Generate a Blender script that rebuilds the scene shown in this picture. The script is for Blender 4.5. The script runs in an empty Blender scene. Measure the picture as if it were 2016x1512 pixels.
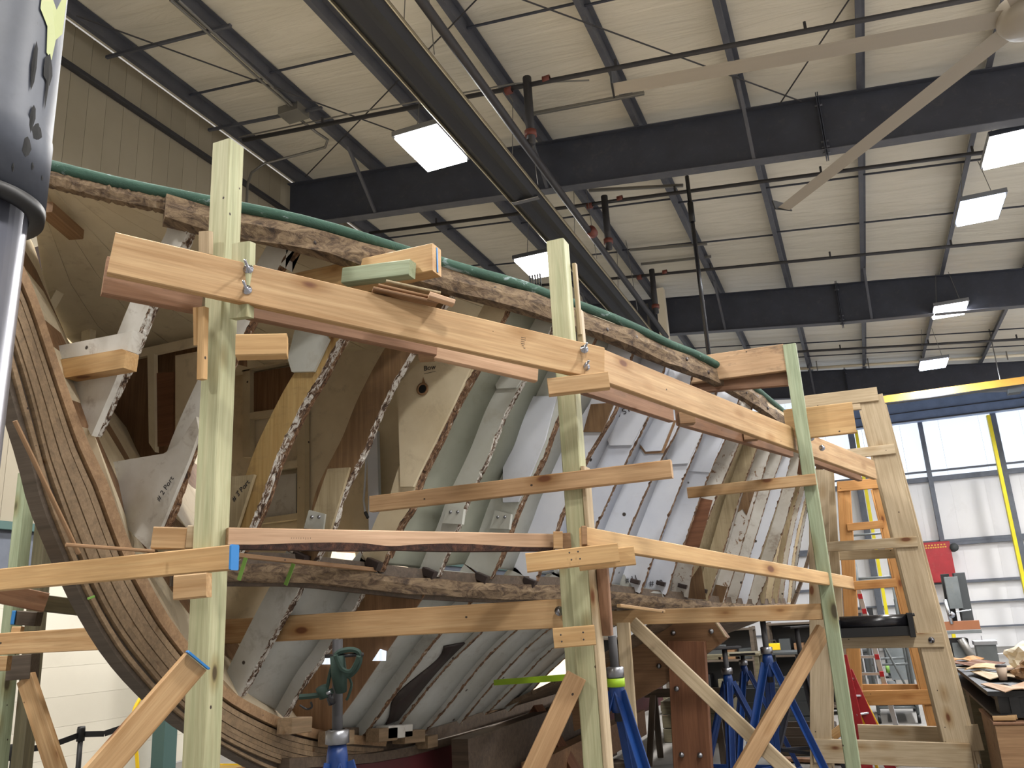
import bpy, math, random
from mathutils import Vector, Matrix, noise
random.seed(7)
SC = bpy.context.scene
COL = SC.collection

# ------------------------------------------------------------------ camera
YAW, PITCH, ROLL, F = math.radians(21.556), math.radians(15.752), math.radians(-3.17), 1645.85
CAM = Vector((0, 0, 1.6))
_cy, _sy = math.cos(YAW), math.sin(YAW)
FW = Vector((-_sy*math.cos(PITCH), _cy*math.cos(PITCH), math.sin(PITCH)))
_r0 = Vector((_cy, _sy, 0)); _u0 = _r0.cross(FW)
RT = _r0*math.cos(ROLL) + _u0*math.sin(ROLL)
UP = -_r0*math.sin(ROLL) + _u0*math.cos(ROLL)
cd = bpy.data.cameras.new('camera'); cam = bpy.data.objects.new('camera', cd); COL.objects.link(cam)
cd.sensor_fit = 'HORIZONTAL'; cd.sensor_width = 36; cd.lens = F*36/2016; cd.clip_start = .05; cd.clip_end = 200
cam.matrix_world = Matrix(((RT.x, UP.x, -FW.x, CAM.x), (RT.y, UP.y, -FW.y, CAM.y), (RT.z, UP.z, -FW.z, CAM.z), (0, 0, 0, 1)))
SC.camera = cam
# ------------------------------------------------------------------ world, exposure
SC.view_settings.view_transform = 'Standard'; SC.view_settings.look = 'None'
SC.view_settings.gamma = 1; SC.view_settings.use_curve_mapping = False
SC.view_settings.exposure = 0.12
wd = bpy.data.worlds.new('world'); SC.world = wd; wd.use_nodes = True
wd.node_tree.nodes['Background'].inputs[0].default_value = (1.0, .95, .89, 1)
wd.node_tree.nodes['Background'].inputs[1].default_value = .50
SC.cycles.max_bounces = 6; SC.cycles.diffuse_bounces = 3; SC.cycles.glossy_bounces = 2
SC.cycles.sample_clamp_indirect = 4

def ray(x, y): return FW + RT*((x-1008)/F) - UP*((y-756)/F)
def PD(x, y, D): return CAM + ray(x, y)*D
def PY(x, y, Y): d = ray(x, y); return CAM + d*(Y/d.y)
def PX(x, y, X): d = ray(x, y); return CAM + d*(X/d.x)
def PZ(x, y, Z): d = ray(x, y); return CAM + d*((Z-1.6)/d.z)

# ------------------------------------------------------------------ materials
def lin(c):
    return tuple((v/255/12.92 if v/255 <= .04045 else ((v/255+.055)/1.055)**2.4) for v in c) + (1,)
class NT:
    def __init__(s, name):
        s.m = bpy.data.materials.new(name); s.m.use_nodes = True; s.t = s.m.node_tree
        s.b = s.t.nodes['Principled BSDF']
    def n(s, kind, **kw):
        nd = s.t.nodes.new(kind)
        for k, v in kw.items():
            if k in nd.inputs: nd.inputs[k].default_value = v
            else: setattr(nd, k, v)
        return nd
    def l(s, a, b): s.t.links.new(a, b)
    def coords(s, scale, rnd=True):
        tc = s.n('ShaderNodeTexCoord'); mp = s.n('ShaderNodeMapping')
        mp.inputs['Scale'].default_value = scale
        if rnd:
            oi = s.n('ShaderNodeObjectInfo'); mul = s.n('ShaderNodeVectorMath', operation='SCALE')
            mul.inputs[0].default_value = (13.7, 7.3, 9.1); s.l(oi.outputs['Random'], mul.inputs['Scale'])
            ad = s.n('ShaderNodeVectorMath', operation='ADD')
            s.l(tc.outputs['Object'], ad.inputs[0]); s.l(mul.outputs[0], ad.inputs[1]); s.l(ad.outputs[0], mp.inputs['Vector'])
        else: s.l(tc.outputs['Object'], mp.inputs['Vector'])
        return mp.outputs[0]
    def noise(s, vec, scale, detail=4, rough=.55, dist=0):
        nd = s.n('ShaderNodeTexNoise', Scale=scale, Detail=detail, Roughness=rough, Distortion=dist); s.l(vec, nd.inputs['Vector'])
        return nd.outputs['Fac']
    def ramp(s, fac, stops, interp='LINEAR'):
        r = s.n('ShaderNodeValToRGB'); e = r.color_ramp; e.interpolation = interp
        while len(e.elements) < len(stops): e.elements.new(.5)
        for el, (p, c) in zip(e.elements, stops): el.position = p; el.color = c
        s.l(fac, r.inputs[0]); return r.outputs[0]
    def mix(s, fac, a, b, blend='MIX'):
        m = s.n('ShaderNodeMix', data_type='RGBA', blend_type=blend)
        for sock, v in ((m.inputs['Factor'], fac), (m.inputs['A'], a), (m.inputs['B'], b)):
            pass
        ins = [i for i in m.inputs if i.enabled] if False else None
        def setin(idx, v):
            if isinstance(v, (tuple, float, int)): m.inputs[idx].default_value = v
            else: s.l(v, m.inputs[idx])
        setin(0, fac); setin(6, a); setin(7, b)
        return m.outputs[2]
    def bump(s, h, dist=.002, strength=.5):
        b = s.n('ShaderNodeBump', Strength=strength, Distance=dist); s.l(h, b.inputs['Height']); s.l(b.outputs[0], s.b.inputs['Normal'])
W0, K0 = (1, 1, 1, 1), (0, 0, 0, 1)
MATS = {}
def wood(name, c1, c2, knot=(120, 75, 40), knots=.06, rough=.62, along='x', dirt=0.0, grain=1.0):
    t = NT(name)
    sc = {'x': (.9, 22, 22), 'z': (22, 22, .9), 'y': (22, .9, 22)}[along]
    ks = {'x': (2.6, 6.0, 6.0), 'z': (6.0, 6.0, 2.6), 'y': (6.0, 2.6, 6.0)}[along]
    knots *= 2.3
    v = t.coords(sc); g = t.noise(v, 1.3, 5, .65, .6*grain)
    g2 = t.noise(t.coords(tuple(q*2.6 for q in sc)), 1.7, 3, .6, .3)
    base = t.ramp(g, [(.3, lin(c1)), (.66, lin(c2)), (.8, lin(tuple(int(q*.84) for q in c2)))])
    base = t.mix(1.0, base, t.ramp(g2, [(.35, (1.04, 1.04, 1.04, 1)), (.65, (.86, .84, .80, 1))]), 'MULTIPLY')
    v2 = t.coords((1.2, 1.2, 1.2)); big = t.noise(v2, 1.4, 2)
    m = t.ramp(big, [(.3, (.80, .78, .74, 1)), (.7, (1.06, 1.06, 1.06, 1))])
    base = t.mix(1.0, base, m, 'MULTIPLY')
    if knots:
        kv = t.coords(ks); vo = t.n('ShaderNodeTexVoronoi', Scale=1.0, Randomness=1.0); t.l(kv, vo.inputs['Vector'])
        kf = t.ramp(vo.outputs['Distance'], [(0, W0), (knots*.7, W0), (knots*1.15, K0)])
        base = t.mix(kf, base, lin(knot))
        kr = t.ramp(vo.outputs['Distance'], [(knots*1.1, (.74, .64, .50, 1)), (knots*2.6, W0)])
        base = t.mix(1.0, base, kr, 'MULTIPLY')
    if knots:
        nv = t.coords((7, 9, 9)); vn = t.n('ShaderNodeTexVoronoi', Scale=1.0); t.l(nv, vn.inputs['Vector'])
        base = t.mix(t.ramp(vn.outputs['Distance'], [(0.035, W0), (.05, K0)]), base, lin((50, 36, 26)))
    if dirt:
        dv = t.coords((3, 9, 9)); dn = t.noise(dv, 1.6, 6, .7)
        df = t.ramp(dn, [(.52, K0), (.70, (dirt, dirt, dirt, 1))])
        base = t.mix(df, base, lin((88, 72, 58)))
    t.l(base, t.b.inputs['Base Color']); t.b.inputs['Roughness'].default_value = rough
    t.bump(g, .0012, .35)
    MATS[name] = t.m; return t.m
def paint(name, c, c2=None, stain=(150, 140, 120), amt=.35, holes=.0, rough=.5, scale=3.0, flake=None, flake_amt=.6, spec=.5):
    t = NT(name); c2 = c2 or tuple(max(0, x-14) for x in c)
    v = t.coords((1, 1, 1)); n1 = t.noise(v, scale, 5, .6)
    base = t.ramp(n1, [(.35, lin(c)), (.7, lin(c2))])
    if amt:
        n2 = t.noise(v, scale*2.7, 6, .7, .4); f = t.ramp(n2, [(.55, K0), (.75, (amt, amt, amt, 1))])
        base = t.mix(f, base, lin(stain))
    if flake:
        n3 = t.noise(v, 14, 6, .7, .8); f = t.ramp(n3, [(flake_amt-.02, K0), (flake_amt+.02, W0)])
        base = t.mix(f, base, lin(flake))
    if holes:
        vo = t.n('ShaderNodeTexVoronoi', Scale=5.5); t.l(v, vo.inputs['Vector'])
        f = t.ramp(vo.outputs['Distance'], [(holes, W0), (holes*1.35, K0)]); base = t.mix(f, base, lin((60, 52, 46)))
    t.l(base, t.b.inputs['Base Color']); t.b.inputs['Roughness'].default_value = rough
    t.b.inputs['Specular IOR Level'].default_value = spec
    t.bump(n1, .002, .2)
    MATS[name] = t.m; return t.m
def ragged(name, stops, scale=16, stretch=(1, 1, .35)):
    t = NT(name); v = t.coords(stretch, True); n1 = t.noise(v, scale, 7, .72, .9)
    base = t.ramp(n1, [(p, lin(c)) for p, c in stops])
    t.l(base, t.b.inputs['Base Color']); t.b.inputs['Roughness'].default_value = .85
    t.bump(n1, .012, .8)
    MATS[name] = t.m; return t.m
def plain(name, c, rough=.5, metal=0.0, emit=None, es=0, spec=.5):
    t = NT(name); t.b.inputs['Base Color'].default_value = lin(c); t.b.inputs['Roughness'].default_value = rough
    t.b.inputs['Metallic'].default_value = metal; t.b.inputs['Specular IOR Level'].default_value = spec
    if emit: t.b.inputs['Emission Color'].default_value = lin(emit); t.b.inputs['Emission Strength'].default_value = es
    MATS[name] = t.m; return t.m

wood('pine', (208, 176, 134), (178, 140, 96), knots=.045)
wood('pine_pink', (209, 176, 147), (187, 152, 123), knots=.02)
wood('pine_yellow', (208, 174, 126), (191, 152, 103), knots=.05)
wood('pine_pale', (204, 187, 159), (186, 167, 138), knots=.05)
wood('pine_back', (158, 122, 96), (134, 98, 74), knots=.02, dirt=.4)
#wood('pine_back', (163, 121, 94), (136, 97, 72), knots=.02, dirt=.4)
wood('pine_orange', (206, 156, 98), (186, 132, 74), knots=.05, knot=(130, 80, 40))
#wood('pine_orange', (209, 158, 105), (188, 133, 80), knots=.07, knot=(135, 81, 42))
wood('pine_grime', (201, 170, 136), (181, 147, 113), knots=.03, dirt=.75)
wood('pine_brown', (200, 166, 126), (172, 136, 98), knots=.045)
wood('brown_board', (166, 133, 99), (141, 108, 77), knots=.04)
wood('treated', (196, 194, 160), (168, 172, 136), knots=.035, knot=(84, 74, 50))
#wood('treated', (189, 191, 154), (163, 169, 130), knots=.04, knot=(80, 72, 52))
wood('treated_green', (168, 179, 151), (143, 157, 129), knots=.06, knot=(80, 77, 59))
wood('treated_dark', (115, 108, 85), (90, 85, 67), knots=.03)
wood('plywood', (146, 112, 80), (120, 88, 60), knots=.03, knot=(80, 50, 30))
#wood('plywood', (149, 111, 78), (125, 89, 61), knots=.03, knot=(72, 45, 30))
wood('fir_red', (136, 92, 64), (110, 70, 46), knots=.0)
#wood('fir_red', (137, 92, 66), (110, 69, 48), knots=.0)
wood('stem_wood', (158, 134, 106), (128, 108, 84), knots=.02, dirt=.45)
#wood('stem_wood', (157, 135, 112), (130, 108, 88), knots=.02, dirt=.35)
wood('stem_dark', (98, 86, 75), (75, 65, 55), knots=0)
wood('stem_fresh', (176, 144, 110), (146, 116, 86), knots=.02, dirt=.35)
#wood('stem_fresh', (178, 147, 118), (149, 118, 92), knots=.02, dirt=.3)
wood('frame_yellow', (194, 167, 115), (171, 139, 86), knots=.04, along='z', dirt=.35)
wood('frame_brown', (136, 108, 76), (106, 80, 54), knots=.03, along='z', dirt=.3)
#wood('frame_brown', (130, 102, 74), (104, 79, 56), knots=.03, along='z', dirt=.3)
wood('frame_tan', (181, 167, 138), (160, 146, 116), knots=.02, along='z', dirt=.25)
wood('interior_brown', (150, 116, 86), (122, 92, 66), knots=0, along='z')
#wood('interior_brown', (104, 83, 64), (82, 63, 49), knots=0, along='z')
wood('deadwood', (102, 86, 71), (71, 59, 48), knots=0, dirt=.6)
wood('bottom_plank', (130, 111, 91), (92, 75, 59), knots=0, along='y', dirt=.7)
ragged('rotten', [(.34, (58, 46, 38)), (.45, (100, 82, 64)), (.55, (130, 110, 86)), (.66, (146, 126, 100)), (.76, (180, 168, 150))], 22, (1, .3, 1.3))
ragged('bark', [(.35, (36, 24, 20)), (.5, (66, 42, 34)), (.62, (96, 62, 46)), (.75, (130, 96, 70))], 22, (.4, 1, 1))
ragged('ragged_edge', [(.38, (48, 34, 26)), (.48, (104, 74, 50)), (.55, (136, 102, 72)), (.60, (160, 140, 118)), (.63, (206, 200, 188))], 40)
ragged('ragged_white', [(.40, (58, 42, 34)), (.49, (118, 92, 70)), (.52, (198, 194, 186)), (.70, (220, 218, 214))], 34)
ragged('green_rail', [(.45, (54, 84, 72)), (.60, (62, 94, 80)), (.66, (150, 168, 172)), (.74, (176, 190, 198))], 9, (1, .35, 1))
paint('white_blue', (214, 220, 232), (200, 206, 220), stain=(170, 160, 140), amt=.25, holes=.075)
paint('white_clean', (218, 222, 230), (206, 211, 222), amt=.12, holes=.06)
paint('white_dirty', (208, 206, 200), (178, 172, 160), stain=(110, 84, 62), amt=.65, holes=.05)
paint('white_peel', (212, 210, 206), (190, 184, 172), stain=(120, 92, 66), amt=.5, flake=(128, 96, 66), flake_amt=.60)
paint('grey_green', (168, 172, 158), (150, 154, 138), stain=(120, 112, 84), amt=.3)
paint('grey_white', (196, 198, 192), (178, 180, 170), stain=(150, 138, 110), amt=.35, holes=.04)
paint('lower_white', (188, 190, 186), (166, 166, 158), stain=(112, 96, 76), amt=.5, holes=.05)
paint('beige_panel', (230, 216, 188), (212, 196, 166), stain=(110, 92, 66), amt=.35)
paint('cream_panel', (218, 205, 176), (196, 180, 148), stain=(130, 112, 80), amt=.35, holes=.035)
paint('dark_panel', (58, 46, 44), (42, 34, 32), amt=.2)
paint('deck_cream', (228, 216, 188), (212, 198, 168), stain=(150, 126, 92), amt=.4)
paint('old_white_beam', (206, 200, 184), (182, 174, 154), stain=(84, 74, 56), amt=.7)
paint('steel_purlin', (82, 84, 92), (70, 72, 80), amt=.15, rough=.55)
paint('steel_rafter', (58, 62, 74), (50, 53, 64), amt=.1, rough=.6)
paint('blue_header', (128, 150, 192), (116, 136, 174), amt=.1, rough=.45)
paint('girt_grey', (104, 110, 122), (88, 94, 106), amt=.1, rough=.5)
paint('jack_blue', (26, 66, 132), (20, 50, 108), stain=(20, 30, 60), amt=.4, rough=.4)
paint('red_paint', (176, 34, 44), (156, 26, 36), amt=.15, rough=.35)
paint('bottom_red', (96, 36, 42), (74, 26, 32), stain=(50, 30, 28), amt=.5)
paint('machine_grey', (112, 118, 120), (92, 98, 100), amt=.25, rough=.45)
paint('concrete', (138, 135, 131), (118, 115, 111), stain=(110, 104, 98), amt=.35, rough=.7, scale=.8)
paint('yellow_paint', (236, 220, 20), (224, 204, 10), amt=.05, rough=.45)
paint('crane_yellow', (222, 168, 70), (212, 156, 60), amt=.05, rough=.45)
paint('wall_panel', (160, 151, 132), (150, 141, 122), amt=.1, rough=.6, scale=.6)
paint('wall_white', (226, 220, 204), (216, 210, 194), amt=.12, rough=.6, scale=.6)
paint('far_panel', (240, 240, 242), (232, 232, 236), amt=.12, rough=.55, scale=.4)
paint('hand_sleeve', (78, 83, 95), (64, 69, 80), stain=(60, 64, 72), amt=.5, rough=.5, scale=14, flake=(40, 38, 38), flake_amt=.72)
plain('tube_steel', (120, 122, 134), .28, .75)
paint('chip_green', (178, 186, 128), (164, 172, 116), amt=.2)
plain('black', (22, 22, 24), .5); plain('black_gloss', (26, 26, 30), .25); plain('soft_black', (12, 12, 13), .8)
plain('chrome', (170, 172, 182), .16, 1.0); plain('alu', (205, 208, 214), .3, 1.0); plain('zinc', (150, 152, 158), .35, 1.0)
plain('pipe_dark', (50, 49, 52), .6); plain('pipe_red', (110, 56, 46), .5); plain('conduit', (128, 126, 122), .4, .6)
plain('tape_blue', (44, 122, 190), .55); plain('tape_green', (110, 150, 66), .6); plain('lime', (160, 200, 40), .5)
plain('mint', (70, 190, 140), .55); plain('hose_yellow', (240, 200, 30), .4); plain('orange', (226, 84, 40), .5)
plain('cream_white', (232, 222, 200), .7); plain('ink', (40, 38, 44), .8); plain('strap_green', (30, 52, 44), .75)
plain('fan_white', (150, 142, 130), .5); plain('cup', (196, 178, 160), .6); plain('purple', (88, 40, 60), .6)
plain('teal', (70, 98, 94), .5); plain('sawtable', (150, 96, 64), .5); plain('dark_grey', (60, 64, 66), .6)
plain('reflector', (190, 178, 150), .3, .7); plain('heater_dark', (30, 32, 38), .55)
plain('lens', (255, 255, 255), .5, emit=(255, 252, 248), es=26)
plain('lens_cool', (255, 255, 255), .5, emit=(214, 228, 255), es=22)
t = NT('roof_liner'); v = t.coords((.35, 2.2, 1), False); n = t.noise(v, 1.6, 4, .6, 1.2)
t.l(t.ramp(n, [(.3, lin((220, 214, 200))), (.7, lin((206, 200, 184)))]), t.b.inputs['Base Color'])
t.b.inputs['Roughness'].default_value = .38; t.bump(n, .05, .55); MATS['roof_liner'] = t.m
t = NT('skylight'); v = t.coords((9, 1, 1), False); wv = t.n('ShaderNodeTexWave', Scale=1.0); t.l(v, wv.inputs['Vector'])
t.l(t.ramp(wv.outputs['Fac'], [(0, (.74, .82, .95, 1)), (1, (.92, .97, 1, 1))]), t.b.inputs['Emission Color'])
t.b.inputs['Base Color'].default_value = (.3, .33, .36, 1); t.b.inputs['Emission Strength'].default_value = .95; MATS['skylight'] = t.m
M = MATS

# ------------------------------------------------------------------ object helpers
WM = {}
def link(o, parent=None, mat4=None, label=None):
    mat4 = mat4 or Matrix.Identity(4); WM[o] = mat4; COL.objects.link(o)
    if parent is not None:
        o.parent = parent; o.matrix_basis = WM[parent].inverted() @ mat4
    else: o.matrix_basis = mat4
    if label: o['label'] = label
    return o
def thing(name, label, cat, loc, group=None):
    o = bpy.data.objects.new(name, None); o.empty_display_size = .2
    link(o, None, Matrix.Translation(Vector(loc))); o['label'] = label; o['category'] = cat
    if group: o['group'] = group
    return o
def struct(name, loc=(0, 0, 0)):
    o = bpy.data.objects.new(name, None); link(o, None, Matrix.Translation(Vector(loc))); o['kind'] = 'structure'; return o
def mesh(name, vs, fs, mat, parent=None, mat4=None, label=None, smooth=False, mi=None):
    me = bpy.data.meshes.new(name); me.from_pydata([tuple(v) for v in vs], [], fs); me.update()
    for m in (mat if isinstance(mat, (list, tuple)) else [mat]): me.materials.append(MATS[m])
    if mi:
        for p, i in zip(me.polygons, mi): p.material_index = i
    if smooth:
        for p in me.polygons: p.use_smooth = True
    return link(bpy.data.objects.new(name, me), parent, mat4, label)
def basis(loc, x, y, z):
    return Matrix(((x.x, y.x, z.x, loc.x), (x.y, y.y, z.y, loc.y), (x.z, y.z, z.z, loc.z), (0, 0, 0, 1)))
def boxgeo(l, t, h, c=.004):
    c = min(c, t*.3, h*.3); r = [(-t/2+c, -h/2), (t/2-c, -h/2), (t/2, -h/2+c), (t/2, h/2-c), (t/2-c, h/2), (-t/2+c, h/2), (-t/2, h/2-c), (-t/2, -h/2+c)]
    vs = [(s*l/2, y, z) for s in (-1, 1) for y, z in r]
    fs = [(i, (i+1) % 8, 8+(i+1) % 8, 8+i) for i in range(8)] + [tuple(range(7, -1, -1)), tuple(range(8, 16))]
    return vs, fs
def bar(name, A, B, h, t, mat, parent=None, zref=Vector((0, 0, 1)), label=None, chamf=.004):
    """box from A to B (centre line); h along zref, t across"""
    A, B = Vector(A), Vector(B); x = (B-A).normalized(); z = (zref - x*zref.dot(x))
    if z.length < 1e-3: z = Vector((0, 1, 0)) - x*x.y
    z.normalize(); y = z.cross(x); vs, fs = boxgeo((B-A).length, t, h, chamf)
    return mesh(name, vs, fs, mat, parent, basis((A+B)/2, x, y, z), label)
def box(name, c, s, mat, parent=None, rz=0, label=None, chamf=.004):
    vs, fs = boxgeo(s[0], s[1], s[2], chamf)
    return mesh(name, vs, fs, mat, parent, Matrix.Translation(Vector(c)) @ Matrix.Rotation(rz, 4, 'Z'), label)
def bp(name, p0, p1, D0, D1, h, t, mat, parent=None, label=None, zref=Vector((0, 0, 1))):
    """board whose near face runs along the sight points p0-p1 at depths D0, D1"""
    A, B = PD(*p0, D0), PD(*p1, D1); x = (B-A).normalized(); z = zref - x*zref.dot(x); z.normalize(); n = z.cross(x)
    if n.dot(A-CAM) < 0: n = -n
    return bar(name, A+n*t/2, B+n*t/2, h, t, mat, parent, zref, label)
def by(name, p0, p1, Y, h, t, mat, parent=None, label=None, Y1=None):
    A, B = PY(*p0, Y), PY(*p1, Y if Y1 is None else Y1); off = Vector((0, t/2, 0))
    return bar(name, A+off, B+off, h, t, mat, parent, Vector((0, 0, 1)), label)
def tube(name, pts, r, mat, parent=None, n=10, label=None, cap=True, closed=False):
    pts = [Vector(p) for p in pts]; rs = r if isinstance(r, (list, tuple)) else [r]*len(pts)
    vs, fs = [], []; N = len(pts); o = pts[0].copy()
    prev = None
    for i, p in enumerate(pts):
        d = (pts[(i+1) % N]-pts[i-1]) if closed else (pts[min(i+1, N-1)]-pts[max(i-1, 0)])
        d.normalize(); a = Vector((0, 0, 1)) if abs(d.z) < .9 else Vector((1, 0, 0))
        u = d.cross(a).normalized() if prev is None else (prev - d*prev.dot(d)).normalized(); prev = u; w = d.cross(u)
        for k in range(n):
            an = 2*math.pi*k/n; vs.append(p + (u*math.cos(an)+w*math.sin(an))*rs[i] - o)
    for i in range(N if closed else N-1):
        j = (i+1) % N
        for k in range(n): fs.append((i*n+k, i*n+(k+1) % n, j*n+(k+1) % n, j*n+k))
    if cap and not closed: fs += [tuple(range(n-1, -1, -1)), tuple(range((N-1)*n, N*n))]
    return mesh(name, vs, fs, mat, parent, Matrix.Translation(o), label, smooth=(n > 6))
def prism(name, poly, off, mat, parent=None, label=None):
    """planar world polygon extruded by vector off"""
    off = Vector(off); o = sum((Vector(p) for p in poly), Vector())/len(poly); N = len(poly)
    vs = [Vector(p)-o for p in poly] + [Vector(p)+off-o for p in poly]
    fs = [tuple(range(N)), tuple(range(2*N-1, N-1, -1))] + [(i, N+i, N+(i+1) % N, (i+1) % N) for i in range(N)]
    ob = mesh(name, vs, fs, mat, parent, Matrix.Translation(o), label)
    import bmesh
    bm = bmesh.new(); bm.from_mesh(ob.data); bmesh.ops.recalc_face_normals(bm, faces=bm.faces); bm.to_mesh(ob.data); bm.free()
    return ob
def plate(name, px, Y, t, mat, parent=None, label=None):
    return prism(name, [PY(x, y, Y) for x, y in px], (0, t, 0), mat, parent, label)
def lathe(name, prof, mat, parent=None, loc=(0, 0, 0), n=20, label=None, axis=None):
    vs, fs = [], []
    for r, z in prof:
        for k in range(n): a = 2*math.pi*k/n; vs.append((r*math.cos(a), r*math.sin(a), z))
    for i in range(len(prof)-1):
        for k in range(n): fs.append((i*n+k, i*n+(k+1) % n, (i+1)*n+(k+1) % n, (i+1)*n+k))
    m4 = Matrix.Translation(Vector(loc))
    if axis is not None: m4 = m4 @ Vector(axis).to_track_quat('Z', 'Y').to_matrix().to_4x4()
    return mesh(name, vs, fs, mat, parent, m4, label, smooth=True)
def text(name, body, px, Y, size, mat, parent, tilt=0, label=None):
    c = bpy.data.curves.new(name, 'FONT'); c.body = body; c.size = size; c.extrude = .0006; c.align_x = 'CENTER'; c.align_y = 'CENTER'
    c.materials.append(MATS[mat]); o = bpy.data.objects.new(name, c)
    m4 = Matrix.Translation(PY(*px, Y)) @ Matrix.Rotation(tilt, 4, 'Y') @ Matrix.Rotation(math.pi/2, 4, 'X')
    me = bpy.data.meshes.new_from_object(o); bpy.data.objects.remove(o); bpy.data.curves.remove(c)
    return link(bpy.data.objects.new(name, me), parent, m4, label)
def lerp(a, b, f): return a+(b-a)*f

# ------------------------------------------------------------------ building shell
RZ = lambda X: 8.62 - .111*X                    # top of the rafters / underside of purlins
Y1B, Y2B, Y3B, YF, XL = 11.5, 19.4, 27.3, 31.0, -8.9
XR = 9.0
floor = mesh('floor', [(XL, -6, 0), (XR, -6, 0), (XR, YF, 0), (XL, YF, 0), (XL, -6, -.2), (XR, -6, -.2), (XR, YF, -.2), (XL, YF, -.2)],
             [(0, 1, 2, 3), (7, 6, 5, 4), (0, 4, 5, 1), (1, 5, 6, 2), (2, 6, 7, 3), (3, 7, 4, 0)], 'concrete'); floor['kind'] = 'structure'
ceil = struct('ceiling', (0, 12, 8.9))
def slab(name, x0, x1, y0, y1, dz, th, mat, parent):
    P = [(x0, y0, RZ(x0)+dz), (x1, y0, RZ(x1)+dz), (x1, y1, RZ(x1)+dz), (x0, y1, RZ(x0)+dz)]
    return prism(name, P, (0, 0, th), mat, parent)
purx = [-8.5+1.585*k for k in range(11)]
edges = [XL] + purx[1:] + [XR]
for i in range(len(edges)-1):                    # liner bays between purlins
    slab('liner_bay', edges[i]+.004, edges[i+1]-.004, -6, YF, .22, .03, 'roof_liner', ceil)
for x in purx:                                   # Z-section purlins
    z = RZ(x)
    vs = []
    prof = [(-.07, .0), (-.07, .012), (-.006, .012), (-.006, .19), (.07, .19), (.07, .202), (.006, .202), (.006, .0)]
    for y in (-6, YF-.1): vs += [(px, y, pz) for px, pz in prof]
    fs = [(i, (i+1) % 8, 8+(i+1) % 8, 8+i) for i in range(8)] + [(7, 6, 5, 4, 3, 2, 1, 0), tuple(range(8, 16))]
    mesh('purlin', vs, fs, 'steel_purlin', ceil, Matrix.Translation((x, 0, z)))
def rafter(Y, prof_bottom):
    """tapered I-beam across the hall: web and flanges"""
    xs = [XL+.15, -6, -2.2, .45, 3, 6, XR]
    web = [Vector((x, Y, RZ(x)-.012)) for x in xs] + [Vector((x, Y, prof_bottom(x))) for x in reversed(xs)]
    r = prism('rafter', [w-Vector((0, .006, 0)) for w in web], (0, .012, 0), 'steel_rafter', ceil)
    for tb, fn in (('top_flange', lambda x: RZ(x)-.012), ('bottom_flange', prof_bottom)):
        for a, b in zip(xs, xs[1:]):
            A, B = Vector((a, Y, fn(a))), Vector((b, Y, fn(b)))
            bar(tb, A, B, .014, .2, 'steel_purlin' if tb[0] == 'b' else 'steel_rafter', r)
    for dx in (-.012, .012):
        bar('splice_plate', (.42+dx, Y, RZ(.42)+.06), (.42+dx, Y, prof_bottom(.42)-.09), .2, .014, 'steel_rafter', r, Vector((0, 1, 0)))
    for k in range(5):
        zz = lerp(prof_bottom(.42)-.04, RZ(.42), [0, .1, .2, .85, 1][k])
        lathe('bolt', [(0, -.05), (.016, -.05), (.016, .05), (0, .05)], 'steel_purlin', r, (.42, Y-.06, zz), 8, axis=(1, 0, 0))
    return r
pb1 = lambda x: RZ(x) - (.86 if x < .45 else .86-.02*(x-.45))
pb2 = lambda x: RZ(x) - (.93 if x < .45 else .93-.03*(x-.45))
pb3 = lambda x: RZ(x) - .86
R1, R2, R3 = rafter(Y1B, pb1), rafter(Y2B, pb2), rafter(Y3B, pb3)
for Yb, pb, R in ((Y1B, pb1, R1), (Y2B, pb2, R2), (Y3B, pb3, R3)):
    for k, x in enumerate(purx):
        if k % 2 == (0 if Yb != Y2B else 1) or x > 2: continue
        bar('flange_brace', (x, Yb-.9, RZ(x)+.02), (x+.02, Yb-.06, pb(x)+.02), .05, .05, 'steel_purlin', R)
        bar('flange_brace', (x, Yb+.9, RZ(x)+.02), (x+.02, Yb+.06, pb(x)+.02), .05, .05, 'steel_purlin', R)
for yr in (5.2, 8.65, 14.35, 16.4, 22.3, 24.3, 25.8):      # sag angles between purlins
    for k in range(len(purx)-1):
        if yr < 9 and k == 2: continue
        dy = random.uniform(-.12, .12)
        bar('sag_angle', (purx[k]+.01, yr+dy, RZ(purx[k])+.1), (purx[k+1]-.01, yr+dy, RZ(purx[k+1])+.1), .03, .03, 'steel_rafter', ceil)
for a, b in (((-1.2, 6.5), (-8.2, 11.2)), ((-8.4, 6.5), (-5.2, 11.3)), ((-3.6, 7.2), (.2, 11.4)), ((2.0, 7.0), (-.1, 11.4)), ((-8.3, 6.2), (-2.5, 2.5))):
    tube('brace_rod', [(a[0], a[1], RZ(a[0])-.05), (b[0], b[1], RZ(b[0])-.05)], .011, 'pipe_dark', ceil, 6)
for p0, p1, Yq in (((1045, 225), (1268, 183), 10.44), ((1160, 375), (1345, 365), 13.3), ((1240, 492), (1392, 480), 16.2), ((1262, 520), (1400, 505), 17.3)):
    A, B = PY(*p0, Yq), PY(*p1, Yq); bar('strut_channel', A, B, .05, .05, 'conduit', ceil)
for xx, a, b in ((-8.9, -6.8, 7.35), (-8.9, -6.8, 9.4)):
    bar('strut_channel', (xx+.1, b, RZ(xx)-.03), (-6.6, b, RZ(-6.6)-.03), .045, .045, 'steel_purlin', ceil)

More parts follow.
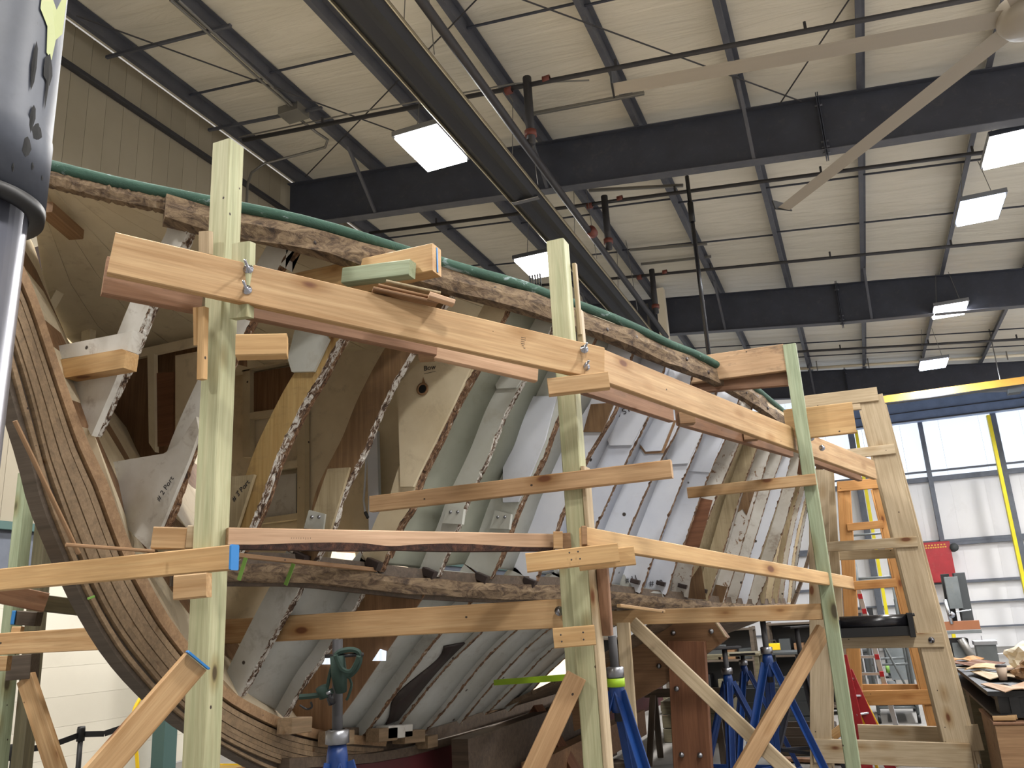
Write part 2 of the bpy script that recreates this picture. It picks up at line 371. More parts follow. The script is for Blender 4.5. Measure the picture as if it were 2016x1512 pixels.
# left wall: vertical upper panels, a dark base band, white horizontal lower panels
wl = struct('wall_left', (XL, 12, 4.5))
ww = .30
y = -6.0; k = 0
while y < YF-.1:
    y2 = min(y+ww, YF)
    box('wall_panel', (XL-.04, (y+y2)/2, (2.95+RZ(XL)+.2)/2), (.07, ww-.005, RZ(XL)+.2-2.95), 'wall_panel', wl, chamf=.005)
    y += ww; k += 1
box('backing_sheet', (XL-.1, (YF-6)/2, 4.9), (.03, YF+6, 9.8), 'wall_panel', wl)
for k in range(7):
    z0 = .02+k*.335
    box('lower_panel', (XL-.035, 7.3, z0+.163), (.07, 11.5, .333), 'wall_white', wl, chamf=.004)
box('base_girt', (XL+.03, 10, 2.93), (.12, 30, .09), 'teal', wl)
box('band_panel', (XL-.03, 10, 2.62), (.07, 30, .55), 'girt_grey', wl)
bar('wall_girt', (XL+.05, -4, 9.12), (XL+.05, YF, 9.08), .07, .09, 'pipe_dark', wl)
box('green_column', PX(325, 1440, XL+.3)+Vector((0, 0, -.1)), (.2, .22, 2.9), 'teal', wl)

# far wall with girts, mullions, daylight panels
wf = struct('wall_far', (0, YF, 4))
def far(px, py, Y=YF): return PY(px, py, Y)
zs = [0, 1.36, 2.0, 3.32, 5.3]
xk = XL
while xk < XR:
    for a, b in ((0, 1.38), (1.38, 2.0), (2.0, 3.3), (3.3, 5.3)):
        box('far_panel', (xk+.5, YF+.03, (a+b)/2), (.998, .05, b-a), 'far_panel', wf, chamf=.003)
    xk += 1.0
box('backing_sheet', (0, YF+.12, 2.7), (18.4, .03, 5.4), 'far_panel', wf)
win = struct('window_1', (2, YF, 6.4)); k = 0
xk = XL
while xk < XR:
    box('daylight_pane', (xk+.6, YF+.02, 6.95), (1.19, .03, 3.3), 'skylight', win); xk += 1.2
for z, h, d in ((5.36, .16, .14), (5.62, .06, .1), (3.32, .1, .1), (3.22, .1, .16), (2.02, .09, .12), (1.38, .06, .1), (.62, .05, .08)):
    bar('girt', (XL, YF-.1, z), (XR, YF-.1, z), h, d, 'girt_grey', wf)
for p0, p1 in (((1815, 840), (1856, 1055)), ((1700, 850), (1712, 1000)), ((1968, 815), (2010, 1040)), ((1670, 850), (1700, 1010)), ((1700, 1020), (1745, 1240))):
    A, B = far(*p0, YF-.2), far(*p1, YF-.2)
    pass
for (x_, y_), z0_, w_ in (((1834, 955), 3.3, .14), ((1981, 941), 0, .16), ((1692, 955), 0, .2)):
    xm = far(x_, y_, YF-.2).x; bar('mullion', (xm, YF-.2, z0_), (xm, YF-.2, 7.4), .12, w_, 'girt_grey', wf, Vector((0, 1, 0)))
hd = bar('trim_1', (-3, YF-.9, 7.52), (XR, YF-.9, 7.52), .66, .35, 'blue_header'); hd['kind'] = 'structure'
bar('header_lip', (-3, YF-1.1, 7.50), (XR, YF-1.1, 7.50), .02, .06, 'steel_rafter', hd)
bar('header_lip', (-3, YF-1.12, 7.2), (XR, YF-1.12, 7.2), .04, .08, 'steel_rafter', hd)
# right and rear walls (behind the photographer)
wr = box('wall_right', (XR+.1, 12.5, 3.8), (.1, 37, 7.6), 'far_panel'); wr['kind'] = 'structure'

# crane rail, yellow, hung below the roof
A, B = PY(1500, 820, 24.5), PY(2100, 738, 24.5)
cr = thing('crane_rail', 'long yellow crane rail hanging across the hall in front of the daylight panels', 'crane rail', (A+B)/2)
bar('beam', A, B, .2, .12, 'crane_yellow', cr); bar('bottom_flange', A-Vector((0, 0, .12)), B-Vector((0, 0, .12)), .03, .22, 'black', cr)
for px in (1970,):
    p = PY(px, 752, 24.5); tube('hanger_rod', [p, p+Vector((0, 0, 1.6))], .014, 'conduit', cr, 6)
for px in (1995,):
    p = PY(px, 764, 24.5); box('trolley', p-Vector((0, 0, .1)), (.3, .3, .1), 'dark_grey', cr)
# pale pipe along the third rafter
A, B = PY(1560, 727, 26.9), PY(2100, 694, 26.9)
pp = thing('pale_pipe', 'thin pale pipe clipped along the far rafter above the crane rail', 'pipe', A)
tube('pipe', [A, B], .045, 'cream_white', pp, 8)
for f in (.1, .3, .5, .8):
    p = A.lerp(B, f); bar('clip', p+Vector((0, -.05, .25)), p+Vector((0, -.05, -.12)), .02, .03, 'conduit', pp)
tube('thin_pipe', [A+Vector((0, .1, .35)), B+Vector((0, .1, .42))], .02, 'pipe_dark', pp, 6)
# yellow guard strips standing at the far wall
for i, (p0, p1, lab) in enumerate((((1945, 818), (2030, 1230), 'tall yellow corner post at the far right by the daylight wall'), ((1685, 848), (1748, 1215), 'tall yellow post seen through the orange timber tower'), ((1856, 1138), (1885, 1250), 'yellow post behind the grey bandsaw and red panel'))):
    A = far(*p0, YF-1.2); o = bar('yellow_post', A, (A.x, A.y, 0.0), .2, .1, 'yellow_paint', None, Vector((0, 1, 0)))
    o['label'] = lab; o['category'] = 'post'

# ------------------------------------------------------------------ lamps
def highbay(px, py, z, sx, sy, power, lab, mat='lens', color=(1, .97, .93)):
    P = PZ(px, py, z) if px is not None else Vector((py[0], py[1], z))
    g = thing('high_bay_light', lab, 'light', P, 'high bay lights under the roof')
    box('housing', P+Vector((0, 0, .06)), (sx+.06, sy+.06, .08), 'zinc', g)
    box('lens', P, (sx, sy, .03), mat, g)
    for sgn in (-1, 1): tube('hanger', [P+Vector((sgn*sx*.4, 0, .1)), P+Vector((sgn*sx*.2, 0, RZ(P.x)-P.z+.05))], .006, 'conduit', g, 5)
    ld = bpy.data.lights.new('area', 'AREA'); ld.shape = 'RECTANGLE'; ld.size = sx; ld.size_y = sy; ld.energy = power; ld.color = color
    lo = bpy.data.objects.new('lamp_glow', ld); link(lo, g, Matrix.Translation(P-Vector((0, 0, .03))))
    return g
highbay(850, 295, 7.9, .62, .95, 280, 'large glowing lamp partly hidden by the dark heater tube')
highbay(1062, 525, 7.9, .62, .95, 280, 'glowing lamp right beside the top of the middle treated post')
highbay(2000, 292, 7.5, .7, .9, 280, 'large glowing lamp at the right edge of the photo')
highbay(1930, 415, 7.5, .6, .9, 280, 'bluish glowing lamp just below the rightmost one', 'lens_cool', (.85, .92, 1))
highbay(1870, 612, 7.5, .62, .8, 280, 'small glowing lamp under the second rafter')
highbay(1838, 718, 7.4, .62, .85, 280, 'small bluish lamp in front of the far rafter', 'lens_cool', (.85, .92, 1))
for X, Y, w_ in ((-4.6, 5.0, 'nearest lamp overhead at left, above the bow'), (-4.6, .8, 'lamp overhead beside the photographer at left'), (2.6, 7.6, 'lamp overhead right of the fan hub'), (2.6, 3.4, 'lamp overhead at right, ahead of the photographer'),
                (2.6, -.8, 'lamp overhead behind the photographer at right'), (-4.6, -3.4, 'lamp overhead behind the photographer at left'), (6.5, 8, 'lamp beyond the right edge near the fan'), (6.5, 14, 'lamp beyond the right edge past the first rafter'), (6.5, 20, 'unseen lamp added beyond the right edge at the second rafter'), (6.5, 26, 'unseen lamp added beyond the right edge by the far wall')):  # last two lamps are added out of view to brighten the far wall
    highbay(None, (X, Y), 7.7, .62, .95, 280, w_)

# radiant heater tube
H0, H1 = Vector((-3.66, 1.0, 7.42)), Vector((-3.66, 18.3, 7.42))
ht = thing('radiant_heater', 'long dark radiant heater tube running under the roof with a pale reflector edge', 'heater', H0)
sec = [(-.24, .03), (-.2, .12), (-.1, .19), (.1, .19), (.2, .12), (.24, .03), (.13, -.04), (.02, .0), (-.02, .0), (-.13, -.04)]
vs = [Vector((a, yy, b)) for yy in (0, 17.3) for a, b in sec]; n = len(sec)
mesh('reflector', vs, [(i, (i+1) % n, n+(i+1) % n, n+i) for i in range(n)], 'heater_dark', ht, Matrix.Translation(H0))
bar('reflector_edge', H0+Vector((-.235, 0, 0)), H1+Vector((-.235, 0, 0)), .05, .014, 'reflector', ht)
bar('reflector_edge', H0+Vector((.235, 0, .02)), H1+Vector((.235, 0, .02)), .05, .014, 'reflector', ht)
for yy in (3, 6, 9.2, 12.1, 15):
    if yy == 9.2: bar('bracket', H0+Vector((-.2, yy, -.045)), H0+Vector((.2, yy, -.045)), .02, .09, 'zinc', ht)
    for s in (-1, 1): tube('chain', [H0+Vector((.2*s, yy, .15)), H0+Vector((.1*s, yy, 1.75))], .006, 'conduit', ht, 5)
# gas / sprinkler pipework
sp = thing('sprinkler_pipework', 'dark steel sprinkler main with branch pipes crossing under the roof', 'pipework', (-3.3, 6, 7.75))
tube('main_pipe', [(-3.22, 1, 7.75), (-3.33, 9.3, 7.75), (-3.39, 18.5, 7.73)], .055, 'pipe_dark', sp, 12)
for yb, dz, stp in ((9.42, -.32, 0), (13.2, -.32, 0), (16.85, -.34, 0), (23.6, -.36, 0)):
    x0, x1 = -8.1, XR-1
    tube('branch_pipe', [(x0, yb, RZ(x0)+dz), (x1, yb, RZ(x1)+dz)], .034, 'pipe_dark', sp, 8)
    if yb < 17:
        xm = -3.25
        tube('riser', [(xm, yb, 7.75), (xm, yb, RZ(xm)+dz+.12)], .06, 'pipe_dark', sp, 10)
        for s in (-.28, .28): lathe('coupling', [(.034, -.05), (.055, -.05), (.055, .05), (.034, .05)], 'pipe_red', sp, (xm+s, yb, RZ(xm)+dz-.11*s*0), 10, axis=(1, 0, 0))
        lathe('coupling', [(.06, -.04), (.085, -.04), (.085, .04), (.06, .04)], 'pipe_red', sp, (xm, yb, 7.9), 10)
    for xs_ in (-6.6, -4.9, -2.0, .35, 2.5, 4.5):
        tube('sprinkler_head', [(xs_, yb, RZ(xs_)+dz+.02), (xs_, yb, RZ(xs_)+dz+.13)], .02, 'pipe_dark', sp, 6)
tube('coupling', [(-3.31, 12.3, 7.74), (-3.31, 12.45, 7.74)], .085, 'pipe_red', sp, 12)
# conduits upper left
cn = thing('electrical_conduit', 'grey electrical conduits and junction box under the roof at upper left', 'conduit', (-7.2, 8, 9.2))
def rp(x, y, off): d = ray(x, y); tt = (8.62+off-1.6)/(d.z+.111*d.x); return CAM+d*tt
for q in (0, 10):
    tube('conduit', [rp(335+q*1.6, 0, -.05), rp(440+q, 92, -.05), rp(515+q, 160, -.05), rp(575+q*.5, 212, -.05)], .02, 'conduit', cn, 6)
box('junction_box', rp(578, 222, -.07), (.36, .3, .14), 'conduit', cn)
tube('conduit', [rp(590, 235, -.05), rp(625, 262, -.05), rp(645, 275, -.06), rp(640, 290, -.1), rp(615, 297, -.15), rp(520, 322, -.2), rp(495, 340, -.5), PX(487, 365, -8.3), PX(483, 470, -8.3)], .022, 'conduit', cn, 8)
tube('conduit', [rp(470, 270, -.1), rp(700, 222, -.1), rp(900, 185, -.1), rp(1010, 165, -.1), rp(1160, 158, -.1)], .012, 'conduit', cn, 6)
tube('conduit', [rp(980, 170, -.15), rp(1000, 185, -.2), rp(1010, 200, -.3)], .012, 'conduit', cn, 6)
# hanging dark pole, cream column
A = PY(1360, 410, 13)
hp = thing('hanging_pole', 'thin black pole hanging from the roof above the sheer rail', 'pole', A)
tube('hanger', [A, (A.x, 13, RZ(A.x)+.02)], .008, 'conduit', hp, 6)
tube('pole', [A+Vector((0, 0, .6)), (A.x, 13, 5.3)], .035, 'black_gloss', hp, 10); tube('socket', [A-Vector((0, 0, .25)), A+Vector((0, 0, .1))], .05, 'black', hp, 10)
A = PY(1299, 570, 19.0)
cc = thing('cream_duct', 'cream square duct hanging in front of the second rafter', 'duct', A)
bar('duct', A, (A.x, A.y, 7.0), .22, .2, 'cream_white', cc, Vector((0, 1, 0)))
tube('downpipe', [A+Vector((-.35, 0, -.3)), (A.x-.35, A.y, 7.0)], .03, 'conduit', cc, 8)

# ceiling fan: six long blades, hub just outside the frame
FZ = 6.5; FC = PZ(2030, 25, FZ)
fan = thing('ceiling_fan', 'huge six bladed ceiling fan with long pale blades at the upper right', 'fan', FC)
lathe('hub', [(0, -.12), (.24, -.12), (.28, -.05), (.28, .08), (.15, .16), (.09, .2), (.09, 1.0)], 'fan_white', fan, FC, 24)
tube('down_rod', [FC+Vector((0, 0, .9)), (FC.x, FC.y, RZ(FC.x)+.1)], .05, 'fan_white', fan, 10)
B1 = PZ(1540, 412, FZ); a0 = math.atan2(B1.y-FC.y, B1.x-FC.x); LB = (B1-FC).length
for k in range(6):
    a = a0 + k*math.pi/3; d = Vector((math.cos(a), math.sin(a), 0)); s = Vector((-d.y, d.x, 0))
    vs = []
    for r, w in ((.22, .11), (LB-.02, .085)):
        for u, zz in ((-w, -.02), (-w*.4, .02), (w*.5, .025), (w, 0), (w*.5, -.005), (-w*.4, -.015)):
            vs.append(d*r + s*u + Vector((0, 0, zz)))
    fs = [(i, (i+1) % 6, 6+(i+1) % 6, 6+i) for i in range(6)] + [(5, 4, 3, 2, 1, 0), (6, 7, 8, 9, 10, 11)]
    b = mesh('blade', vs, fs, 'fan_white', fan, Matrix.Translation(FC))
    prism('winglet', [FC+d*(LB-.03)+s*u+Vector((0, 0, z)) for u, z in ((-.13, -.02), (.12, -.02), (.15, .1), (-.06, .07))], d*.02, 'black', b)

# ================================================================== THE BOAT
XC = -2.95                                        # centreline plane
boat = thing('wooden_boat', 'old wooden boat hull under repair, planking stripped off its frames, bow at left', 'boat', (XC, 5.5, .9))
def Yf(i): return 2.57 + .33*(i-1)
SH = [(60, 325, None)]
_fr = [(385, 394), (600, 438), (775, 490), (905, 530), (1015, 560), (1105, 592), (1185, 620), (1255, 650), (1318, 680), (1370, 700)]
SHC = [Vector((-2.93, 2.13, 3.53)), Vector((-2.72, 2.35, 3.49))] + [PY(x, y, Yf(i+1)) for i, (x, y) in enumerate(_fr)]
SHC += [Vector(v) for v in ((-.71, 5.87, 3.235), (-.61, 6.2, 3.215), (-.50, 6.86, 3.19), (-.41, 7.52, 3.18), (-.34, 8.18, 3.18), (-.29, 8.84, 3.19), (-.27, 9.6, 3.2), (-.28, 10.5, 3.22), (-.34, 11.4, 3.25), (-.46, 12.3, 3.28))]
def curve_at(C, Y):
    for a, b in zip(C, C[1:]):
        if a.y <= Y <= b.y: return a.lerp(b, (Y-a.y)/(b.y-a.y))
    return (C[0] if Y < C[0].y else C[-1]).copy()
def smoothpts(P, n):
    """Catmull-Rom resample"""
    P = [Vector(p) for p in P]; out = []
    for i in range(len(P)-1):
        p0, p1, p2, p3 = P[max(i-1, 0)], P[i], P[i+1], P[min(i+2, len(P)-1)]
        for k in range(n):
            t_ = k/n; out.append(.5*((2*p1)+(p2-p0)*t_+(2*p0-5*p1+4*p2-p3)*t_*t_+(3*p1-p0-3*p2+p3)*t_**3))
    return out + [P[-1]]
def resample(P, n):
    L = [0]
    for a, b in zip(P, P[1:]): L.append(L[-1]+(b-a).length)
    out = []; j = 0
    for k in range(n+1):
        s_ = L[-1]*k/n
        while j < len(L)-2 and L[j+1] < s_: j += 1
        d = L[j+1]-L[j]; out.append(P[j].lerp(P[j+1], 0 if d < 1e-9 else (s_-L[j])/d))
    return out
# --- outer edge of every frame, in its own transverse plane
UPX = {1: [(361, 476), (301, 590), (249, 717), (225, 765), (182, 858)], 2: [(571, 490), (490, 640), (387, 857), (334, 1012), (303, 1078)],
       3: [(666, 671), (631, 736), (594, 798), (545, 898), (515, 983), (493, 1035), (454, 1115)], 4: [(807, 699), (752, 800), (718, 884), (672, 975), (656, 1035), (618, 1106)],
       5: [(934, 728), (894, 800), (865, 862), (827, 938), (807, 1001), (783, 1039), (749, 1126)], 6: [(1029, 752), (993, 818), (959, 904), (917, 993), (899, 1043), (861, 1136)],
       7: [(1100, 818), (1070, 900), (1049, 941), (1018, 1007), (988, 1090), (965, 1140)], 8: [(1213, 798), (1188, 845), (1152, 907), (1112, 997), (1095, 1043), (1055, 1145)],
       9: [(1277, 817), (1231, 911), (1187, 1007), (1173, 1037), (1130, 1150)], 10: [(1340, 830), (1298, 911), (1253, 1010), (1211, 1115), (1200, 1156)],
       11: [(1386, 846), (1352, 927), (1330, 980), (1303, 1050), (1285, 1100), (1261, 1169)], 12: [(1429, 861), (1403, 917), (1377, 984), (1347, 1070), (1331, 1110), (1312, 1172)],
       13: [(1450, 885), (1422, 951), (1374, 1076), (1356, 1177)], 14: [(1490, 882), (1456, 979), (1425, 1084), (1394, 1184)],
       15: [(1516, 891), (1490, 973), (1456, 1090), (1425, 1189)], 16: [(1539, 897), (1516, 965), (1479, 1087), (1448, 1192)],
       17: [(1556, 905), (1535, 979), (1497, 1093), (1470, 1192)], 18: [(1568, 950), (1523, 1101), (1489, 1192)]}
LPX = {4: [(612, 1112), (590, 1159), (530, 1265), (473, 1372)], 5: [(745, 1130), (715, 1166), (695, 1200), (637, 1291), (600, 1342), (559, 1413)],
       6: [(855, 1138), (832, 1170), (770, 1260), (691, 1372), (634, 1447)], 7: [(955, 1145), (928, 1183), (864, 1250), (820, 1305), (739, 1416), (698, 1471)],
       8: [(1045, 1150), (1012, 1185), (942, 1250), (867, 1325), (798, 1410), (772, 1445)], 9: [(1125, 1155), (1075, 1200), (1016, 1241), (949, 1305), (879, 1392), (830, 1448)],
       10: [(1190, 1165), (1140, 1200), (1084, 1237), (1032, 1281), (957, 1362), (905, 1426)], 11: [(1255, 1172), (1180, 1222), (1088, 1277), (1028, 1335), (955, 1408)],
       12: [(1308, 1176), (1230, 1222), (1141, 1273), (1074, 1330), (1046, 1360), (1000, 1402)]}
def extra_upper(i):
    Y = Yf(i); s = curve_at(SHC, Y); xs_ = {19: -.91, 20: -.88, 21: -.85, 22: -.83, 23: -.81, 24: -.80, 25: -.79}[i]
    return [Vector((lerp(s.x-.04, xs_, f+.10*math.sin(math.pi*f)), Y, lerp(3.08, 1.62, f))) for f in (0, .33, .66, 1)]
UP3, LO3 = {}, {}
for i in range(1, 26):
    if i in UPX:
        Y = Yf(i); s = curve_at(SHC, Y)
        UP3[i] = [Vector((s.x-.03, Y, s.z-.10))] + [PY(x, y, Y) for x, y in UPX[i]]
    else: UP3[i] = extra_upper(i)
    UP3[i] = resample(smoothpts(UP3[i], 6), 104)
    if i in LPX: LO3[i] = resample(smoothpts([PY(x, y, Yf(i)) for x, y in LPX[i]], 6), 88)
def rib(name, P, w, th, mats, parent, rag=.006, label=None, w2=None):
    """P runs down the outer edge in a transverse plane; w = moulded depth inward, th = sided along +Y"""
    n = len(P); o = P[n//2].copy(); vs = []; sd = random.uniform(0, 99)
    for k, p in enumerate(P):
        d = (P[min(k+1, n-1)]-P[max(k-1, 0)]).normalized(); inn = Vector((d.z, 0, -d.x))
        if inn.x > 0: inn = -inn
        ww_ = lerp(w, w2 or w, k/(n-1))
        e = rag*(noise.noise(Vector((sd, k*.17, 0)))+noise.noise(Vector((sd, k*1.37, 3)))*1.3+noise.noise(Vector((sd, k*3.1, 7)))*.8)
        e2 = rag*(noise.noise(Vector((sd+9, k*1.1, 0)))*1.2)
        f = p - Vector((0, 0, 0)) + inn*(max(0, -e)+.002)
        b = p + inn*(max(0, -e2)+.001) + Vector((0, th, 0))
        vs += [f-o, b-o, p+inn*ww_+Vector((0, th, 0))-o, p+inn*ww_-o]
    fs, mi = [], []
    for k in range(n-1):
        a, b = k*4, k*4+4
        fs += [(a, a+1, b+1, b), (a+1, a+2, b+2, b+1), (a+2, a+3, b+3, b+2), (a+3, a, b, b+3)]; mi += [1, 0, 0, 0]
    fs += [(3, 2, 1, 0), (n*4-4, n*4-3, n*4-2, n*4-1)]; mi += [1, 1]
    return mesh(name, vs, fs, mats, parent, Matrix.Translation(o), label, mi=mi)
UM = {1: 'white_dirty', 2: 'white_dirty', 3: 'frame_yellow', 4: 'frame_brown', 5: 'cream_panel', 6: 'grey_white', 7: 'grey_white', 8: 'white_clean', 9: 'white_blue',
      10: 'white_clean', 11: 'white_clean', 12: 'white_clean', 13: 'white_peel', 14: 'frame_tan', 15: 'white_peel', 16: 'white_dirty', 17: 'white_clean', 18: 'white_dirty', 19: 'frame_tan',
      20: 'cream_panel', 21: 'frame_tan', 22: 'white_dirty', 23: 'white_clean', 24: 'cream_panel', 25: 'white_dirty'}
def OFF(i): return {1: .12, 2: .13, 3: .135, 4: .15, 5: .14, 6: .125, 7: .19, 8: .17, 9: .165, 10: .165, 11: .165, 12: .165, 13: .14}.get(i, .11)
FRAME = {}
for i in range(1, 26):
    w = OFF(i)+.003
    FRAME[i] = rib('frame', UP3[i], w, .05 if i < 9 else .045, [UM[i], 'ragged_white' if i in (1, 3, 4, 6) else 'ragged_edge'], boat, .009,
                   {1: 'foremost frame, white with a flaking edge', 3: 'bare yellow wood frame', 4: 'frame with bare brown upper part', 14: 'bare olive tan frame'}.get(i))
    if i in LO3: rib('lower_frame', LO3[i], .17, .045, ['lower_white', 'ragged_white' if i < 6 else 'ragged_edge'], boat, .009, w2=.14)
# doubled leaves on some frames: a thin brown board behind the edge
for i in (3, 5, 7, 8):
    P = [p + Vector((-.004, .052, 0)) for p in UP3[i][12:100]]
    rib('frame_doubler', P, .09, .03, ['brown_board', 'ragged_edge'], boat, .004)
# inner lining between frames
def lining(name, A, B, off, mat, parent, k0=0, k1=None, offB=None):
    k1 = k1 or len(A)-1; vs = []; offB = offB or off
    def inn(P, k):
        d = (P[min(k+1, len(P)-1)]-P[max(k-1, 0)]).normalized(); v = Vector((d.z, 0, -d.x)); return -v if v.x > 0 else v
    for k in range(k0, k1+1):
        a = A[k]+inn(A, k)*off+Vector((0, .03, 0)); b = B[k]+inn(B, k)*offB
        vs += [a, b, b+inn(B, k)*.015, a+inn(A, k)*.015]
    o = vs[0].copy(); vs = [v-o for v in vs]; fs = []
    n = k1-k0+1
    for k in range(n-1):
        a, b = 4*k, 4*k+4
        fs += [(a, b, b+1, a+1), (a+1, b+1, b+2, a+2), (a+2, b+2, b+3, a+3), (a+3, b+3, b, a)]
    fs += [(0, 1, 2, 3), (n*4-1, n*4-2, n*4-3, n*4-4)]
    return mesh(name, vs, fs, mat, parent, Matrix.Translation(o), smooth=True)
UL = {4: 'beige_panel', 5: 'grey_green', 6: 'grey_green', 7: 'grey_white', 8: 'white_clean', 9: 'white_blue', 10: 'white_clean', 11: 'white_blue', 12: 'white_dirty', 13: 'frame_tan', 14: 'white_peel', 15: 'white_dirty'}
for i in range(5, 25):
    lining('lining_panel', UP3[i], UP3[i+1], OFF(i)-.004, UL.get(i, 'cream_panel' if i % 2 else 'white_dirty'), boat, 0, None, OFF(i+1)-.004)
for i in range(4, 12):
    if i != 5: lining('lower_lining_panel', LO3[i], LO3[i+1], .07 if i < 7 else .03, 'lower_white', boat)
# shelf log / stringer along the frame heels
STP = [PY(x, y, Yf(i)-.03) for i, (x, y) in zip(range(3, 19), ((440, 1128), (600, 1130), (735, 1145), (848, 1157), (952, 1163), (1045, 1167), (1123, 1168), (1193, 1177), (1254, 1184), (1306, 1189), (1352, 1192), (1390, 1195), (1423, 1198), (1446, 1199), (1468, 1200), (1487, 1201)))]
STP = [STP[0]+(STP[0]-STP[1])*.5] + STP + [Vector((-.87, 8.9, 1.57)), Vector((-.8, 9.8, 1.57))]
def log(name, P, h, t_, mat, parent, rag=.01, label=None, n=60, out=.02):
    P = resample(smoothpts(P, 4), n); o = P[n//2].copy(); vs = []; sd = random.uniform(0, 99)
    for k, p in enumerate(P):
        d = (P[min(k+1, n)]-P[max(k-1, 0)]).normalized(); s_ = Vector((d.y, -d.x, 0)).normalized(); z = Vector((0, 0, 1))
        for a, (u, v) in enumerate(((-t_, -h/2), (0, -h/2), (.012, 0), (0, h/2), (-t_, h/2))):
            e = noise.noise(Vector((sd+a*7, k*.7, a)))*rag*1.6
            vs.append(p + s_*(u+out+e) + z*(v+noise.noise(Vector((sd, k*.6, a*5)))*rag*.9) - o)
    fs = []
    for k in range(n):
        for j in range(5): a = k*5+j; b = k*5+(j+1) % 5; fs.append((a, b, b+5, a+5))
    fs += [(4, 3, 2, 1, 0), tuple(n*5+j for j in range(5))]
    return mesh(name, vs, fs, mat, parent, Matrix.Translation(o), label)
log('sill', [p+Vector((-.05, 0, .02)) for p in STP], .16, .04, 'deadwood', boat, .004)
log('stringer', STP, .088, .06, 'rotten', boat, .012, 'rough brown stringer along the frame heels')
log('sheer_clamp', [p+Vector((.0, 0, -.085)) for p in [SHC[2]+Vector((-.07, -.1, .02))] + SHC[2:]], .115, .06, 'rotten', boat, .014, 'rough decayed brown sheer plank')
log('bow_plank', [p+Vector((0, 0, -.055)) for p in SHC[:3]], .06, .04, 'rotten', boat, .008)
rl = resample(smoothpts(SHC, 4), 70)
tube('cap_rail', [p+Vector((.015, 0, .0)) for p in rl], .027, 'green_rail', boat, 12, 'worn green painted cap rail')
for k in range(26):                                # bungs and bolt holes along the sheer plank
    Y = 2.65 + k*.27; s = curve_at(SHC, Y) + Vector((.035, 0, -.07-.03*(k % 2)))
    lathe('bung', [(0, 0), (.012, 0), (.014, -.006)], 'dark_panel', boat, s, 10, axis=(.9, -.3, 0))
# batten with green tape, brackets
A, B = PY(455, 1092, 3.05), PY(740, 1122, 3.86)
bar('batten', A, B, .022, .02, 'brown_board', boat)
for p0, p1, Y in (((484, 1098), (470, 1142), 3.08), ((578, 1110), (562, 1152), 3.35)):
    a, b = PY(*p0, Y), PY(*p1, Y); bar('tape', a, b, .022, .004, 'tape_green', boat, Vector((1, 0, 0)))
for (x, y), i in zip(((592, 1100), (736, 1112), (845, 1130), (949, 1139), (1043, 1148), (1104, 1152)), (4, 5, 6, 7, 8, 9)):
    c = PY(x, y, Yf(i)-.03); bar('bracket', c+Vector((-.035, 0, .02)), c+Vector((.035, 0, -.012)), .045, .05, 'dark_panel', boat)
for i in range(9, 15):
    c = UP3[i][100]+Vector((-.05, -.02, .03)); bar('bracket', c+Vector((-.03, 0, .01)), c+Vector((.03, 0, -.01)), .03, .04, 'dark_panel', boat)
# gusset plates and knees screwed on frame faces
def gus(name, px, i, mat, label=None, th=.018, parent=None): return plate(name, px, Yf(i)-th-.002, th, mat, parent or boat, label)
gus('gusset', [(566, 706), (574, 732), (617, 731), (647, 667), (626, 640), (580, 650)], 3, 'grey_white')
gus('gusset', [(250, 1040), (292, 1082), (318, 1035), (372, 905), (392, 850), (386, 820), (350, 875), (322, 893), (206, 912)], 2, 'white_dirty', 'white painted floor plate with pencilled notes')
g5 = gus('knee_plate', [(846, 690), (930, 716), (893, 795), (862, 858), (826, 930), (813, 958), (788, 958), (785, 850), (782, 757)], 5, 'cream_panel', 'cream plywood knee with a round hole', .02)
c = PY(832, 766, Yf(5)-.026)
lathe('hole', [(0, .001), (.024, .001), (.026, .002)], 'soft_black', g5, c, 20, axis=(0, -1, 0)); lathe('hole_rim', [(.024, 0), (.024, .004), (.036, .004), (.036, 0)], 'brown_board', g5, c, 20, axis=(0, -1, 0))
prism('split', [c+Vector(v) for v in ((-.004, 0, .03), (.018, 0, .03), (.006, 0, .066))], (0, -.002, 0), 'brown_board', g5)
gus('frame_splice', [(645, 923), (688, 920), (652, 1037), (640, 1082), (590, 1085), (606, 1037)], 4, 'frame_tan', 'lighter tan lower length of the frame')
gus('gusset', [(969, 736), (977, 765), (1016, 763), (1030, 742), (1000, 730)], 6, 'grey_white')
gus('knee_plate', [(1095, 780), (1072, 868), (1046, 930), (1020, 988), (990, 989), (990, 870), (1035, 780)], 7, 'white_clean')
gus('bare_plate', [(1148, 850), (1163, 796), (1209, 792), (1185, 850)], 8, 'frame_brown', 'bare brown plywood patch')
gus('gusset', [(1212, 796), (1278, 812), (1243, 876), (1200, 877), (1188, 847)], 9, 'white_clean', 'white hexagonal gusset with pencilled number')
gus('gusset', [(1278, 815), (1331, 828), (1306, 892), (1269, 893), (1254, 872)], 10, 'brown_board', None, .012)
gus('gusset', [(1280, 813), (1327, 825), (1302, 887), (1271, 889), (1257, 870)], 10, 'white_clean', None, .024)
gus('gusset', [(1336, 834), (1384, 846), (1354, 912), (1322, 914), (1310, 898)], 11, 'white_clean')
gus('gusset', [(1386, 848), (1425, 857), (1397, 930), (1355, 927)], 12, 'white_clean')
gus('bare_patch', [(1403, 985), (1378, 980), (1352, 1060), (1345, 1075), (1377, 1078)], 13, 'fir_red', 'dark red brown bare patch', .003)
gus('bare_patch', [(1459, 965), (1488, 960), (1470, 1015), (1462, 1002), (1450, 1010)], 15, 'frame_brown', None, .003)
gus('bare_patch', [(1380, 1110), (1390, 1180), (1355, 1178), (1360, 1140)], 13, 'frame_brown', None, .003)
